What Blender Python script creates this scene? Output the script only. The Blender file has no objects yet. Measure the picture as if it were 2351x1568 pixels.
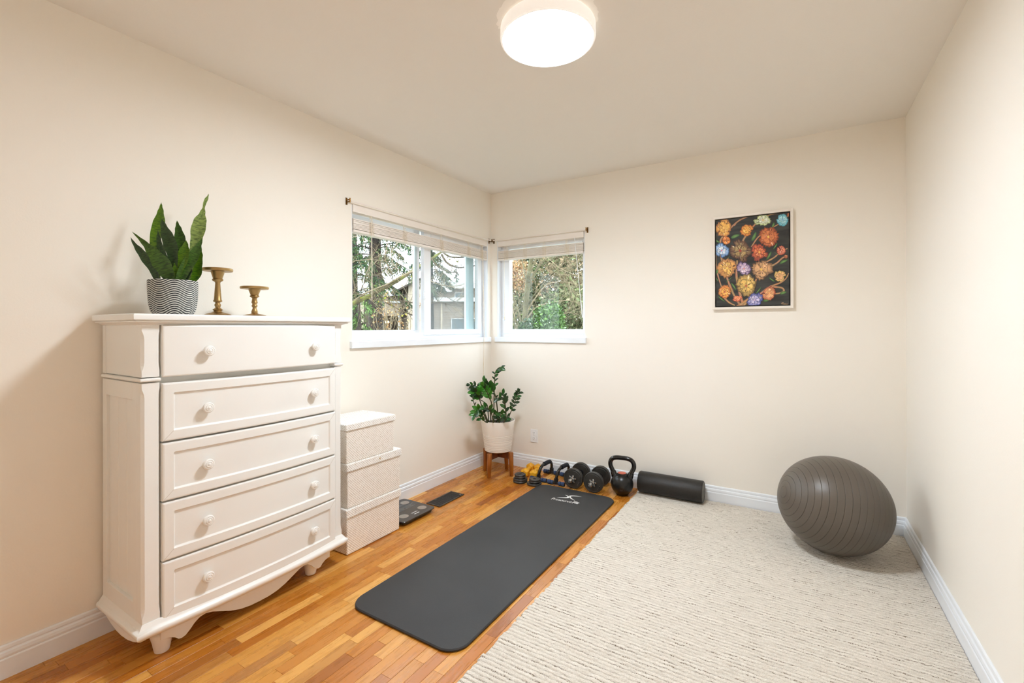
import bpy, bmesh, math, random
from mathutils import Vector, Matrix, noise

random.seed(7)
SC = bpy.context.scene
COL = SC.collection
PI = math.pi

# ------------------------------------------------------------------ camera, world, exposure
CAM = Vector((2.3585, -3.4550, 1.2230)); YAW, PITCH, ROLL = -0.55334, 0.0004, -0.0021
FPX, PPX, PPY = 1047.31, 1175.5, 750.87          # focal length and principal point for a 2351 x 1568 frame
_f = Vector((math.sin(YAW)*math.cos(PITCH), math.cos(YAW)*math.cos(PITCH), math.sin(PITCH)))
_r0 = Vector((math.cos(YAW), -math.sin(YAW), 0)); _u0 = _r0.cross(_f)
_r = _r0*math.cos(ROLL) + _u0*math.sin(ROLL); _u = -_r0*math.sin(ROLL) + _u0*math.cos(ROLL)
cam_data = bpy.data.cameras.new('camera'); cam = bpy.data.objects.new('camera', cam_data); COL.objects.link(cam)
M = Matrix((( _r.x, _u.x, -_f.x, CAM.x), (_r.y, _u.y, -_f.y, CAM.y), (_r.z, _u.z, -_f.z, CAM.z), (0, 0, 0, 1)))
cam.matrix_world = M
cam_data.sensor_width = 36; cam_data.sensor_fit = 'HORIZONTAL'; cam_data.lens = FPX/2351*36
cam_data.shift_y = -(784-PPY)/2351; cam_data.clip_start = 0.02; cam_data.clip_end = 300
SC.camera = cam

world = bpy.data.worlds.new('overcast_sky'); SC.world = world; world.use_nodes = True
SKY = 6.5
bg = world.node_tree.nodes['Background']; bg.inputs[0].default_value = (0.87, 0.955, 1.06, 1); bg.inputs[1].default_value = SKY
SC.view_settings.view_transform = 'Standard'; SC.view_settings.look = 'None'
SC.view_settings.gamma = 1; SC.view_settings.use_curve_mapping = False
SC.view_settings.exposure = 0.25
LAMP = 108.0                                            # radiance of the ceiling lamp's diffuser
SC.cycles.max_bounces = 11; SC.cycles.diffuse_bounces = 10; SC.cycles.glossy_bounces = 3; SC.cycles.transparent_max_bounces = 16
SC.cycles.use_adaptive_sampling = True; SC.cycles.adaptive_threshold = 0.1; SC.cycles.adaptive_min_samples = 16
SC.cycles.sample_clamp_indirect = 8; SC.cycles.caustics_reflective = False; SC.cycles.caustics_refractive = False

# measuring aid: a pixel of the photograph taken to a plane of the room or to a distance
def ray(px, py): return _f + _r*((px-PPX)/FPX) - _u*((py-PPY)/FPX)
def at(px, py, d): return CAM + ray(px, py)*d
def on(px, py, ax, v):
    d = ray(px, py); return CAM + d*((v-CAM[ax])/d[ax])

# ------------------------------------------------------------------ materials
OUTK = 1.0
def lin(c):
    def f(v):
        v /= 255.0
        return v/12.92 if v <= 0.04045 else ((v+0.055)/1.055)**2.4
    return (f(c[0])*OUTK, f(c[1])*OUTK, f(c[2])*OUTK, 1)
def new_mat(name):
    m = bpy.data.materials.new(name); m.use_nodes = True
    return m, m.node_tree.nodes, m.node_tree.links, m.node_tree.nodes['Principled BSDF']
def mat(name, c, rough=0.5, metal=0.0, spec=0.5, c2=None, scale=8, bump=0, bscale=200, stretch=None, coat=0, detail=2, mid=(0.35, 0.65)):
    m, N, Lk, P = new_mat(name)
    P.inputs['Base Color'].default_value = lin(c); P.inputs['Roughness'].default_value = rough
    P.inputs['Metallic'].default_value = metal; P.inputs['Specular IOR Level'].default_value = spec
    P.inputs['Coat Weight'].default_value = coat
    tc = N.new('ShaderNodeTexCoord'); src = tc.outputs['Object']
    if stretch:
        mp = N.new('ShaderNodeMapping'); mp.inputs['Scale'].default_value = stretch; Lk.new(src, mp.inputs[0]); src = mp.outputs[0]
    if c2:
        n = N.new('ShaderNodeTexNoise'); n.inputs['Scale'].default_value = scale; n.inputs['Detail'].default_value = detail; Lk.new(src, n.inputs['Vector'])
        r = N.new('ShaderNodeValToRGB'); r.color_ramp.elements[0].position = mid[0]; r.color_ramp.elements[1].position = mid[1]
        r.color_ramp.elements[0].color = lin(c); r.color_ramp.elements[1].color = lin(c2)
        Lk.new(n.outputs[0], r.inputs[0]); Lk.new(r.outputs[0], P.inputs['Base Color'])
    if bump:
        n2 = N.new('ShaderNodeTexNoise'); n2.inputs['Scale'].default_value = bscale; n2.inputs['Detail'].default_value = 1; Lk.new(src, n2.inputs['Vector'])
        b = N.new('ShaderNodeBump'); b.inputs['Strength'].default_value = bump; b.inputs['Distance'].default_value = 0.002
        Lk.new(n2.outputs[0], b.inputs['Height']); Lk.new(b.outputs[0], P.inputs['Normal'])
    return m
def math_node(N, Lk, op, a, b=None, c=None):
    n = N.new('ShaderNodeMath'); n.operation = op
    for i, v in enumerate((a, b, c)):
        if v is None: continue
        if isinstance(v, (int, float)): n.inputs[i].default_value = v
        else: Lk.new(v, n.inputs[i])
    return n.outputs[0]
def attr_mat(name, rough=0.7, spec=0.3, bump=0, bscale=300):
    m, N, Lk, P = new_mat(name)
    a = N.new('ShaderNodeVertexColor'); a.layer_name = 'Col'; Lk.new(a.outputs[0], P.inputs['Base Color'])
    P.inputs['Roughness'].default_value = rough; P.inputs['Specular IOR Level'].default_value = spec
    if bump:
        tc = N.new('ShaderNodeTexCoord')
        n2 = N.new('ShaderNodeTexNoise'); n2.inputs['Scale'].default_value = bscale; Lk.new(tc.outputs['Object'], n2.inputs['Vector'])
        b = N.new('ShaderNodeBump'); b.inputs['Strength'].default_value = bump; b.inputs['Distance'].default_value = 0.001
        Lk.new(n2.outputs[0], b.inputs['Height']); Lk.new(b.outputs[0], P.inputs['Normal'])
    return m

WALL = mat('wall_paint', (242, 237, 228.5), 0.62, spec=0.25, c2=(241, 236, 226.5), scale=1.5, bump=0.10, bscale=160, detail=0)
TRIMW = mat('white_trim_paint', (236, 241, 247), 0.35, c2=(232, 237, 243), scale=3)
VINYL = mat('white_vinyl', (232, 235, 238), 0.3, c2=(228, 231, 234), scale=4)
VINYL_GREY = mat('pale_blue_grey_vinyl', (186, 203, 207), 0.35, c2=(176, 194, 199), scale=6)
BLINDW = mat('blind_white', (240, 233, 226), 0.45, c2=(236, 228, 220), scale=5)
CORD = mat('cream_cord', (236, 226, 208), 0.8, c2=(226, 214, 194), scale=60)
BRASS_OLD = mat('aged_brass', (150, 108, 48), 0.4, 0.9, c2=(92, 64, 30), scale=50)
DRESS = mat('ivory_lacquer', (236, 236, 233), 0.36, c2=(234, 233, 230), scale=3, bump=0.03, bscale=90)
MITRE = mat('joint_line', (206, 198, 188), 0.6, c2=(196, 188, 178))
BRASS = mat('antique_brass', (178, 148, 98), 0.40, 0.9, c2=(156, 124, 76), scale=18, bump=0.05, bscale=120)
BLACKP = mat('black_plastic', (22, 22, 24), 0.4, c2=(28, 28, 30), scale=20)
BLACKM = mat('black_cast_iron', (13, 14, 15), 0.3, c2=(19, 20, 21), scale=30, bump=0.05, bscale=200)
BLACKV = mat('black_gloss_coat', (10, 10, 11), 0.16, c2=(14, 14, 15), scale=30, coat=0.4)
IRON = mat('dark_grey_iron', (86, 84, 81), 0.34, 0.6, c2=(70, 69, 67), scale=25, bump=0.06, bscale=160)
RUBBERP = mat('charcoal_vinyl_plate', (56, 54, 50), 0.46, c2=(44, 43, 40), scale=20, bump=0.06, bscale=160)
CHROME = mat('chrome', (214, 214, 212), 0.14, 1.0, c2=(200, 200, 198), scale=15)
YELLOW = mat('yellow_neoprene', (238, 178, 28), 0.55, c2=(226, 160, 20), scale=14, bump=0.08, bscale=350)
BLUEF = mat('dusty_blue_foam', (52, 74, 112), 0.85, c2=(40, 58, 92), scale=60, bump=0.25, bscale=500)
NAVYF = mat('dark_navy_foam', (30, 34, 46), 0.85, c2=(22, 26, 38), scale=60, bump=0.25, bscale=500)
ROLLER = mat('black_foam', (26, 24, 22), 0.42, c2=(34, 31, 28), scale=120, bump=0.5, bscale=420)
ROLLEND = mat('grey_foam_end', (128, 125, 118), 0.8, c2=(108, 106, 100), scale=80, bump=0.3, bscale=300)
MATF = mat('charcoal_foam_mat', (50, 50, 51), 0.6, c2=(44, 44, 45), scale=3, bump=0.35, bscale=520)
WHITEP = mat('white_print', (236, 236, 234), 0.5, c2=(230, 230, 228), scale=30)
SCALEG = mat('dark_glass_top', (38, 39, 41), 0.12, c2=(33, 34, 36), scale=4, coat=0.3)
SILVER = mat('brushed_silver', (190, 186, 180), 0.3, 0.9, c2=(172, 168, 164), scale=40, stretch=(1, 14, 1))
VENTF = mat('dark_bronze_metal', (84, 76, 68), 0.4, 0.6, c2=(70, 63, 56), scale=20)
VENTD = mat('vent_shade_black', (8, 8, 8), 0.9, c2=(12, 12, 12), scale=20)
POTW = mat('white_glazed_pot', (238, 232, 224), 0.4, c2=(234, 227, 218), scale=4)
SOIL = mat('dark_soil', (48, 36, 28), 0.95, c2=(28, 21, 16), scale=60, bump=0.8, bscale=120)
WOODST = mat('walnut_stained_wood', (160, 92, 22), 0.38, c2=(126, 66, 10), scale=9, stretch=(6, 6, 0.9), coat=0.2)
WOODDK = mat('dark_stained_wood', (112, 58, 22), 0.42, c2=(88, 44, 16), scale=9, stretch=(6, 6, 0.9))
OUTLETW = mat('outlet_white', (242, 244, 246), 0.35, c2=(240, 242, 244), scale=10)
SLOT = mat('outlet_slot_dark', (40, 34, 30), 0.7, c2=(30, 26, 22), scale=30)
FRAMEW = mat('painting_frame_white', (238, 231, 222), 0.5, c2=(232, 224, 214), scale=6)
PAINTC = attr_mat('oil_paint', 0.5, 0.4, 0.35, 260)
CANVAS = mat('painted_dark_canvas', (34, 36, 34), 0.6, c2=(62, 62, 58), scale=5, stretch=(1, 1, 6), bump=0.2, bscale=300)
REDD = mat('copper_red_disc', (226, 120, 92), 0.35, 0.3, c2=(206, 96, 74), scale=30)
LAMPRIM = mat('lamp_translucent_rim', (240, 237, 232), 0.4, c2=(236, 233, 228), scale=6)
_P = LAMPRIM.node_tree.nodes['Principled BSDF']; _P.inputs['Emission Color'].default_value = (1, 0.965, 0.92, 1); _P.inputs['Emission Strength'].default_value = 0.36   # acrylic side of the lit lamp
def lamp_mat():
    m, N, Lk, P = new_mat('lamp_diffuser')
    P.inputs['Base Color'].default_value = (0.9, 0.9, 0.9, 1)
    P.inputs['Emission Color'].default_value = (0.918, 1.0, 1.08, 1); P.inputs['Emission Strength'].default_value = LAMP
    return m
LAMPD = lamp_mat()
def ceiling_mat():
    m, N, Lk, P = new_mat('ceiling_paint'); P.inputs['Roughness'].default_value = 0.8; P.inputs['Specular IOR Level'].default_value = 0.2
    g = N.new('ShaderNodeNewGeometry')
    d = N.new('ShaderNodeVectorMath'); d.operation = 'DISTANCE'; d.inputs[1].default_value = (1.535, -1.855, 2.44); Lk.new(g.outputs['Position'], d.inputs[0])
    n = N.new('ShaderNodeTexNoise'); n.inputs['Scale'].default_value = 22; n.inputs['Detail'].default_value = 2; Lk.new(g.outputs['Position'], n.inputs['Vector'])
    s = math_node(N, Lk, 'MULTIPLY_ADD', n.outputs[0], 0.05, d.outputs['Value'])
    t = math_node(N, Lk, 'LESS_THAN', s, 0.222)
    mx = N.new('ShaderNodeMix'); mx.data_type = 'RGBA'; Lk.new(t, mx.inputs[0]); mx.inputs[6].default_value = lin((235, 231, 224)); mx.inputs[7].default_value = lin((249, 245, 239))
    Lk.new(mx.outputs[2], P.inputs['Base Color'])
    n2 = N.new('ShaderNodeTexNoise'); n2.inputs['Scale'].default_value = 130; n2.inputs['Detail'].default_value = 0; Lk.new(g.outputs['Position'], n2.inputs['Vector'])
    b = N.new('ShaderNodeBump'); b.inputs['Strength'].default_value = 0.12; b.inputs['Distance'].default_value = 0.002; Lk.new(n2.outputs[0], b.inputs['Height']); Lk.new(b.outputs[0], P.inputs['Normal'])
    return m
CEIL = ceiling_mat()
def plank_mat():
    m, N, Lk, P = new_mat('oak_strip')
    oi = N.new('ShaderNodeObjectInfo'); g = N.new('ShaderNodeNewGeometry')
    off = N.new('ShaderNodeCombineXYZ'); k = math_node(N, Lk, 'MULTIPLY', oi.outputs['Random'], 37.0); Lk.new(k, off.inputs[0]); Lk.new(k, off.inputs[1])
    mp = N.new('ShaderNodeMapping'); mp.inputs['Scale'].default_value = (34, 3.2, 1); Lk.new(g.outputs['Position'], mp.inputs[0])
    ad = N.new('ShaderNodeVectorMath'); Lk.new(mp.outputs[0], ad.inputs[0]); Lk.new(off.outputs[0], ad.inputs[1])
    n = N.new('ShaderNodeTexNoise'); n.inputs['Scale'].default_value = 1.6; n.inputs['Detail'].default_value = 4; n.inputs['Roughness'].default_value = 0.62; n.inputs['Distortion'].default_value = 0.6; Lk.new(ad.outputs[0], n.inputs['Vector'])
    ramp = N.new('ShaderNodeValToRGB'); e = ramp.color_ramp; e.interpolation = 'LINEAR'
    stops = [(0.0, (196, 128, 44)), (0.2, (174, 104, 30)), (0.4, (210, 150, 66)), (0.6, (186, 116, 38)), (0.78, (222, 166, 86)), (0.9, (150, 84, 26)), (1.0, (202, 138, 54))]
    e.elements[0].position = 0; e.elements[0].color = lin(stops[0][1]); e.elements[1].position = 1; e.elements[1].color = lin(stops[-1][1])
    for p_, c_ in stops[1:-1]:
        q = e.elements.new(p_); q.color = lin(c_)
    Lk.new(oi.outputs['Random'], ramp.inputs[0])
    gr = N.new('ShaderNodeValToRGB'); gr.color_ramp.elements[0].position = 0.26; gr.color_ramp.elements[1].position = 0.52
    gr.color_ramp.elements[0].color = (0.58, 0.48, 0.38, 1); gr.color_ramp.elements[1].color = (1.05, 1.05, 1.05, 1); Lk.new(n.outputs[0], gr.inputs[0])
    mx = N.new('ShaderNodeMix'); mx.data_type = 'RGBA'; mx.blend_type = 'MULTIPLY'; mx.inputs[0].default_value = 0.6
    Lk.new(ramp.outputs[0], mx.inputs[6]); Lk.new(gr.outputs[0], mx.inputs[7]); Lk.new(mx.outputs[2], P.inputs['Base Color'])
    rr = math_node(N, Lk, 'MULTIPLY_ADD', n.outputs[0], 0.16, 0.20); Lk.new(rr, P.inputs['Roughness'])
    P.inputs['Specular IOR Level'].default_value = 0.5
    b = N.new('ShaderNodeBump'); b.inputs['Strength'].default_value = 0.06; b.inputs['Distance'].default_value = 0.001; Lk.new(n.outputs[0], b.inputs['Height']); Lk.new(b.outputs[0], P.inputs['Normal'])
    return m
PLANK = plank_mat()
SUBF = mat('dark_subfloor', (70, 42, 20), 0.8, c2=(56, 34, 16), scale=20)
def rug_mat():
    m, N, Lk, P = new_mat('loop_wool'); P.inputs['Roughness'].default_value = 0.95; P.inputs['Specular IOR Level'].default_value = 0.1
    g = N.new('ShaderNodeNewGeometry'); sx = N.new('ShaderNodeSeparateXYZ'); Lk.new(g.outputs['Position'], sx.inputs[0])
    ph = math_node(N, Lk, 'MULTIPLY', math_node(N, Lk, 'ADD', sx.outputs[1], 0.022), 2*PI/((2.47-0.022)/126))
    cs = math_node(N, Lk, 'COSINE', ph)                                    # +1 on the dark weft line between two rows of loops
    mp = N.new('ShaderNodeMapping'); mp.inputs['Scale'].default_value = (9, 40, 0); Lk.new(g.outputs['Position'], mp.inputs[0])
    n = N.new('ShaderNodeTexNoise'); n.inputs['Scale'].default_value = 1.0; n.inputs['Detail'].default_value = 3; n.inputs['Roughness'].default_value = 0.75; Lk.new(mp.outputs[0], n.inputs['Vector'])
    n2 = N.new('ShaderNodeTexNoise'); n2.inputs['Scale'].default_value = 260; n2.inputs['Detail'].default_value = 1; Lk.new(g.outputs['Position'], n2.inputs['Vector'])
    wr = N.new('ShaderNodeMapRange'); wr.interpolation_type = 'SMOOTHSTEP'; wr.inputs[1].default_value = 0.05; wr.inputs[2].default_value = 0.85; Lk.new(cs, wr.inputs[0]); w = wr.outputs[0]
    amp = math_node(N, Lk, 'MULTIPLY_ADD', n.outputs[0], 5.5, -2.25)             # some rows carry more dark yarn than others
    fl = math_node(N, Lk, 'MULTIPLY_ADD', n2.outputs[0], 5.0, -2.0)              # broken into flecks
    ca = N.new('ShaderNodeClamp'); Lk.new(amp, ca.inputs[0]); cf = N.new('ShaderNodeClamp'); Lk.new(fl, cf.inputs[0])
    k = math_node(N, Lk, 'MULTIPLY', w, math_node(N, Lk, 'MULTIPLY', ca.outputs[0], cf.outputs[0])); kc = N.new('ShaderNodeClamp'); Lk.new(k, kc.inputs[0])
    base = N.new('ShaderNodeValToRGB'); base.color_ramp.elements[0].position = 0.3; base.color_ramp.elements[1].position = 0.7
    base.color_ramp.elements[0].color = lin((196, 188, 176)); base.color_ramp.elements[1].color = lin((234, 228, 218)); 
    n3 = math_node(N, Lk, 'ADD', math_node(N, Lk, 'MULTIPLY', n.outputs[0], 0.5), math_node(N, Lk, 'MULTIPLY', n2.outputs[0], 0.5)); Lk.new(n3, base.inputs[0])
    mx = N.new('ShaderNodeMix'); mx.data_type = 'RGBA'; Lk.new(kc.outputs[0], mx.inputs[0]); Lk.new(base.outputs[0], mx.inputs[6]); mx.inputs[7].default_value = lin((120, 106, 90))
    Lk.new(mx.outputs[2], P.inputs['Base Color'])
    b = N.new('ShaderNodeBump'); b.inputs['Strength'].default_value = 0.8; b.inputs['Distance'].default_value = 0.004; Lk.new(n2.outputs[0], b.inputs['Height']); Lk.new(b.outputs[0], P.inputs['Normal'])
    return m
RUG = rug_mat()
def weave_mat(name, tint):
    m, N, Lk, P = new_mat(name); P.inputs['Roughness'].default_value = 0.75; P.inputs['Specular IOR Level'].default_value = 0.2
    uv = N.new('ShaderNodeUVMap'); s = N.new('ShaderNodeSeparateXYZ'); Lk.new(uv.outputs[0], s.inputs[0])
    K = 2*PI/0.0135
    a = math_node(N, Lk, 'SINE', math_node(N, Lk, 'MULTIPLY', s.outputs[0], K))
    b_ = math_node(N, Lk, 'SINE', math_node(N, Lk, 'MULTIPLY', s.outputs[1], K))
    pr = math_node(N, Lk, 'MULTIPLY', a, b_)
    n = N.new('ShaderNodeTexNoise'); n.inputs['Scale'].default_value = 55; n.inputs['Detail'].default_value = 5; Lk.new(uv.outputs[0], n.inputs['Vector'])
    dots = math_node(N, Lk, 'ADD', pr, math_node(N, Lk, 'MULTIPLY_ADD', n.outputs[0], 2.0, -1.0))
    r = N.new('ShaderNodeValToRGB'); r.color_ramp.elements[0].position = 0.50; r.color_ramp.elements[1].position = 0.95
    r.color_ramp.elements[0].color = lin(tint); r.color_ramp.elements[1].color = lin((192, 172, 150)); Lk.new(dots, r.inputs[0]); Lk.new(r.outputs[0], P.inputs['Base Color'])
    bp = N.new('ShaderNodeBump'); bp.inputs['Strength'].default_value = 0.5; bp.inputs['Distance'].default_value = 0.002; bp.invert = True; Lk.new(pr, bp.inputs['Height']); Lk.new(bp.outputs[0], P.inputs['Normal'])
    return m
WEAVE = weave_mat('whitewashed_weave', (240, 234, 226)); WEAVEL = weave_mat('whitewashed_weave_lid', (242, 240, 236))
def leaf_mat(name, dark, light, band):
    m, N, Lk, P = new_mat(name); P.inputs['Roughness'].default_value = 0.38; P.inputs['Specular IOR Level'].default_value = 0.45
    uv = N.new('ShaderNodeUVMap'); mp = N.new('ShaderNodeMapping'); mp.inputs['Scale'].default_value = (0.7, band*2.4, 1); Lk.new(uv.outputs[0], mp.inputs[0])
    n = N.new('ShaderNodeTexNoise'); n.inputs['Scale'].default_value = 3.2; n.inputs['Detail'].default_value = 5; n.inputs['Distortion'].default_value = 0.7; Lk.new(mp.outputs[0], n.inputs['Vector'])
    r = N.new('ShaderNodeValToRGB'); r.color_ramp.elements[0].position = 0.30; r.color_ramp.elements[1].position = 0.62
    r.color_ramp.elements[0].color = lin(dark); r.color_ramp.elements[1].color = lin(light); Lk.new(n.outputs[0], r.inputs[0]); Lk.new(r.outputs[0], P.inputs['Base Color'])
    return m
SNAKE = leaf_mat('snake_leaf', (28, 58, 20), (72, 112, 38), 7)
SNAKED = leaf_mat('snake_leaf_dark', (24, 46, 26), (58, 88, 46), 7)
SNAKEB = leaf_mat('snake_leaf_bright', (40, 84, 16), (98, 138, 24), 7)
SNAKEL = leaf_mat('snake_leaf_pale', (70, 96, 52), (152, 176, 98), 8)
ZZL = mat('zz_leaf', (28, 74, 24), 0.28, c2=(48, 104, 34), scale=12)
ZZD = mat('zz_leaf_dark', (30, 54, 30), 0.3, c2=(44, 74, 36), scale=12)
ZZB = mat('zz_leaf_bright', (44, 112, 26), 0.28, c2=(72, 140, 40), scale=12)
ZZY = mat('zz_leaf_yellowing', (132, 134, 40), 0.35, c2=(78, 104, 36), scale=30)
ZZS = mat('zz_stem', (70, 62, 34), 0.5, c2=(52, 66, 30), scale=30)
def glass_mat():
    m, N, Lk, P = new_mat('window_glass'); N.remove(P); out = N['Material Output']
    t = N.new('ShaderNodeBsdfTransparent'); t.inputs[0].default_value = (0.95, 0.975, 0.97, 1)
    gl = N.new('ShaderNodeBsdfGlossy'); gl.inputs['Roughness'].default_value = 0.01
    mx = N.new('ShaderNodeMixShader'); mx.inputs[0].default_value = 0.012; Lk.new(t.outputs[0], mx.inputs[1]); Lk.new(gl.outputs[0], mx.inputs[2]); Lk.new(mx.outputs[0], out.inputs[0])
    return m
GLASS = glass_mat()
def screen_mat():
    m, N, Lk, P = new_mat('insect_screen_mesh'); out = N['Material Output']
    P.inputs['Base Color'].default_value = lin((150, 154, 152)); P.inputs['Roughness'].default_value = 0.9
    t = N.new('ShaderNodeBsdfTransparent'); mx = N.new('ShaderNodeMixShader'); mx.inputs[0].default_value = 0.13
    Lk.new(t.outputs[0], mx.inputs[1]); Lk.new(P.outputs[0], mx.inputs[2]); Lk.new(mx.outputs[0], out.inputs[0])
    return m
SCREEN = screen_mat()

# ------------------------------------------------------------------ mesh helpers
class MB:
    """collects vertices and faces (world coordinates unless the thing is copied)"""
    def __init__(s): s.v = []; s.f = []; s.c = []
    def quadstrip(s, loops, closed=True, cap=True):
        b = len(s.v); n = len(loops[0])
        for l in loops: s.v += [tuple(p) for p in l]
        for i in range(len(loops)-1):
            for j in range(n if closed else n-1):
                k = (j+1) % n
                s.f.append((b+i*n+j, b+i*n+k, b+(i+1)*n+k, b+(i+1)*n+j))
        if cap and closed:
            s.f.append(tuple(b+j for j in reversed(range(n)))); s.f.append(tuple(b+(len(loops)-1)*n+j for j in range(n)))
        return s
    def box(s, x0, x1, y0, y1, z0, z1):
        b = len(s.v)
        s.v += [(x0, y0, z0), (x1, y0, z0), (x1, y1, z0), (x0, y1, z0), (x0, y0, z1), (x1, y0, z1), (x1, y1, z1), (x0, y1, z1)]
        s.f += [(b, b+3, b+2, b+1), (b+4, b+5, b+6, b+7), (b, b+1, b+5, b+4), (b+1, b+2, b+6, b+5), (b+2, b+3, b+7, b+6), (b+3, b, b+4, b+7)]
        return s
    def lathe(s, prof, c=(0, 0, 0), n=32, axis=None):
        """prof = [(r, h)] about z through c (or about another axis)"""
        ax = Vector(axis or (0, 0, 1)).normalized()
        a = ax.orthogonal().normalized() if abs(ax.z) < 0.99 else Vector((1, 0, 0)); b_ = ax.cross(a); c = Vector(c)
        return s.quadstrip([[c + ax*h + (a*math.cos(2*PI*j/n) + b_*math.sin(2*PI*j/n))*max(r, 1e-5) for j in range(n)] for r, h in prof])
    def tube(s, pts, rad, n=8, cap=True):
        pts = [Vector(p) for p in pts]
        if not isinstance(rad, (list, tuple)): rad = [rad]*len(pts)
        loops = []; prev = None
        for i, p in enumerate(pts):
            t = (pts[min(i+1, len(pts)-1)] - pts[max(i-1, 0)])
            if t.length < 1e-9: t = Vector((0, 0, 1))
            t.normalize()
            a = (prev - t*prev.dot(t)) if prev is not None else t.orthogonal()
            if a.length < 1e-6: a = t.orthogonal()
            a.normalize(); prev = a; b_ = t.cross(a)
            loops.append([p + (a*math.cos(2*PI*j/n) + b_*math.sin(2*PI*j/n))*rad[i] for j in range(n)])
        return s.quadstrip(loops, cap=cap)
    def prism(s, poly, z0, z1, bev=0.0):
        """poly [(x, y)] counter-clockwise, extruded in z with an eased edge"""
        if bev:
            cx = sum(p[0] for p in poly)/len(poly); cy = sum(p[1] for p in poly)/len(poly)
            n = len(poly); ins = []
            for i in range(n):
                p0, p1, p2 = Vector(poly[i-1]), Vector(poly[i]), Vector(poly[(i+1) % n])
                e1 = (p1-p0).normalized(); e2 = (p2-p1).normalized(); nn = Vector((-(e1.y+e2.y), e1.x+e2.x))
                if nn.length > 1e-6: nn.normalize()
                ins.append((p1.x+nn.x*bev, p1.y+nn.y*bev))
            lp = [(ins, z0), (poly, z0+bev), (poly, z1-bev), (ins, z1)]
        else: lp = [(poly, z0), (poly, z1)]
        return s.quadstrip([[(x, y, z) for x, y in q] for q, z in lp])
    def mesh(s, name):
        me = bpy.data.meshes.new(name); me.from_pydata([tuple(p) for p in s.v], [], s.f); me.update(); return me

def obj(name, mb, m, parent=None, smooth=False, bevel=0, local=False, bseg=2, angle=35):
    me = mb if isinstance(mb, bpy.types.Mesh) else mb.mesh(name)
    if m is not None and len(me.materials) == 0: me.materials.append(m)
    o = bpy.data.objects.new(name, me); COL.objects.link(o)
    if parent is not None:
        o.parent = parent
        if not local:
            w = Matrix.Translation(parent.location); q = parent.parent
            while q is not None:
                w = Matrix.Translation(q.location) @ w if q.type == 'EMPTY' else w; q = q.parent
            o.matrix_parent_inverse = w.inverted() if parent.type == 'EMPTY' else Matrix.Identity(4)
    if smooth:
        for p in me.polygons: p.use_smooth = True
        me.set_sharp_from_angle(angle=math.radians(angle))
    if bevel:
        b = o.modifiers.new('bevel', 'BEVEL'); b.width = bevel; b.segments = bseg; b.limit_method = 'ANGLE'; b.angle_limit = math.radians(40)
    return o
def sub(name, mb, m, part, **k):
    """sub-part of a mesh part whose thing stands at an Empty: same coordinates as the part"""
    o = obj(name, mb, m, part, local=True, **k); return o
def tag(o, label, cat, group=None):
    o['label'] = label; o['category'] = cat
    if group: o['group'] = group
    return o
def thing(name, label, cat, loc=(0, 0, 0), group=None, rotz=0):
    o = bpy.data.objects.new(name, None); COL.objects.link(o); o.location = loc; o.rotation_euler = (0, 0, rotz); o.empty_display_size = 0.1
    return tag(o, label, cat, group)
def struct(name, mb, m, **k):
    o = obj(name, mb, m, **k); o['kind'] = 'structure'; return o
def copy_tree(o, parent=None):
    c = o.copy(); COL.objects.link(c); c.parent = parent
    if parent is not None: c.matrix_parent_inverse = o.matrix_parent_inverse.copy()
    for ch in list(o.children): copy_tree(ch, c)
    return c
def rrect(x0, x1, y0, y1, r, n=6):
    P = []
    for cx, cy, a0 in ((x1-r, y0+r, -90), (x1-r, y1-r, 0), (x0+r, y1-r, 90), (x0+r, y0+r, 180)):
        for i in range(n+1):
            a = math.radians(a0+90*i/n); P.append((cx+r*math.cos(a), cy+r*math.sin(a)))
    return P
def boxuv(o):
    me = o.data; uv = me.uv_layers.new(name='UVMap')
    for p in me.polygons:
        n = p.normal
        for li in p.loop_indices:
            v = me.vertices[me.loops[li].vertex_index].co
            uv.data[li].uv = (v.y, v.z) if abs(n.x) > 0.7 else ((v.x, v.z) if abs(n.y) > 0.7 else (v.x, v.y))
def smooth_pts(pts, k=6):
    """Catmull-Rom through a list of vectors"""
    P = [Vector(p) for p in pts]; out = []
    for i in range(len(P)-1):
        p0, p1, p2, p3 = P[max(i-1, 0)], P[i], P[i+1], P[min(i+2, len(P)-1)]
        for j in range(k):
            t = j/k; out.append(0.5*((2*p1)+(p2-p0)*t+(2*p0-5*p1+4*p2-p3)*t*t+(3*p1-p0-3*p2+p3)*t**3))
    out.append(P[-1]); return out
def set_colors(me, cols):
    a = me.color_attributes.new('Col', 'FLOAT_COLOR', 'POINT')
    for i, c in enumerate(cols): a.data[i].color = c

# ------------------------------------------------------------------ room shell
W, HT, Y0, TH = 2.9133, 2.44, -3.85, 0.12
struct('ceiling', MB().box(-TH, W+TH, Y0-TH, TH, HT, HT+0.1), CEIL)
w1 = dict(y0=-1.548, y1=-0.053, z0=1.118, z1=2.0); w2 = dict(x0=0.068, x1=0.918, z0=1.118, z1=2.0)
m_ = MB(); m_.box(-TH, 0, Y0-TH, w1['y0'], 0, HT); m_.box(-TH, 0, w1['y1'], TH, 0, HT); m_.box(-TH, 0, w1['y0'], w1['y1'], 0, w1['z0']); m_.box(-TH, 0, w1['y0'], w1['y1'], w1['z1'], HT)
struct('wall_left', m_, WALL)
m_ = MB(); m_.box(0, w2['x0'], 0, TH, 0, HT); m_.box(w2['x1'], W+TH, 0, TH, 0, HT); m_.box(w2['x0'], w2['x1'], 0, TH, 0, w2['z0']); m_.box(w2['x0'], w2['x1'], 0, TH, w2['z1'], HT)
struct('wall_back', m_, WALL)
struct('wall_right', MB().box(W, W+TH, Y0-TH, 0, 0, HT), WALL)
struct('wall_front', MB().box(0, W, Y0-TH, Y0, 0, HT), WALL)
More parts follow.
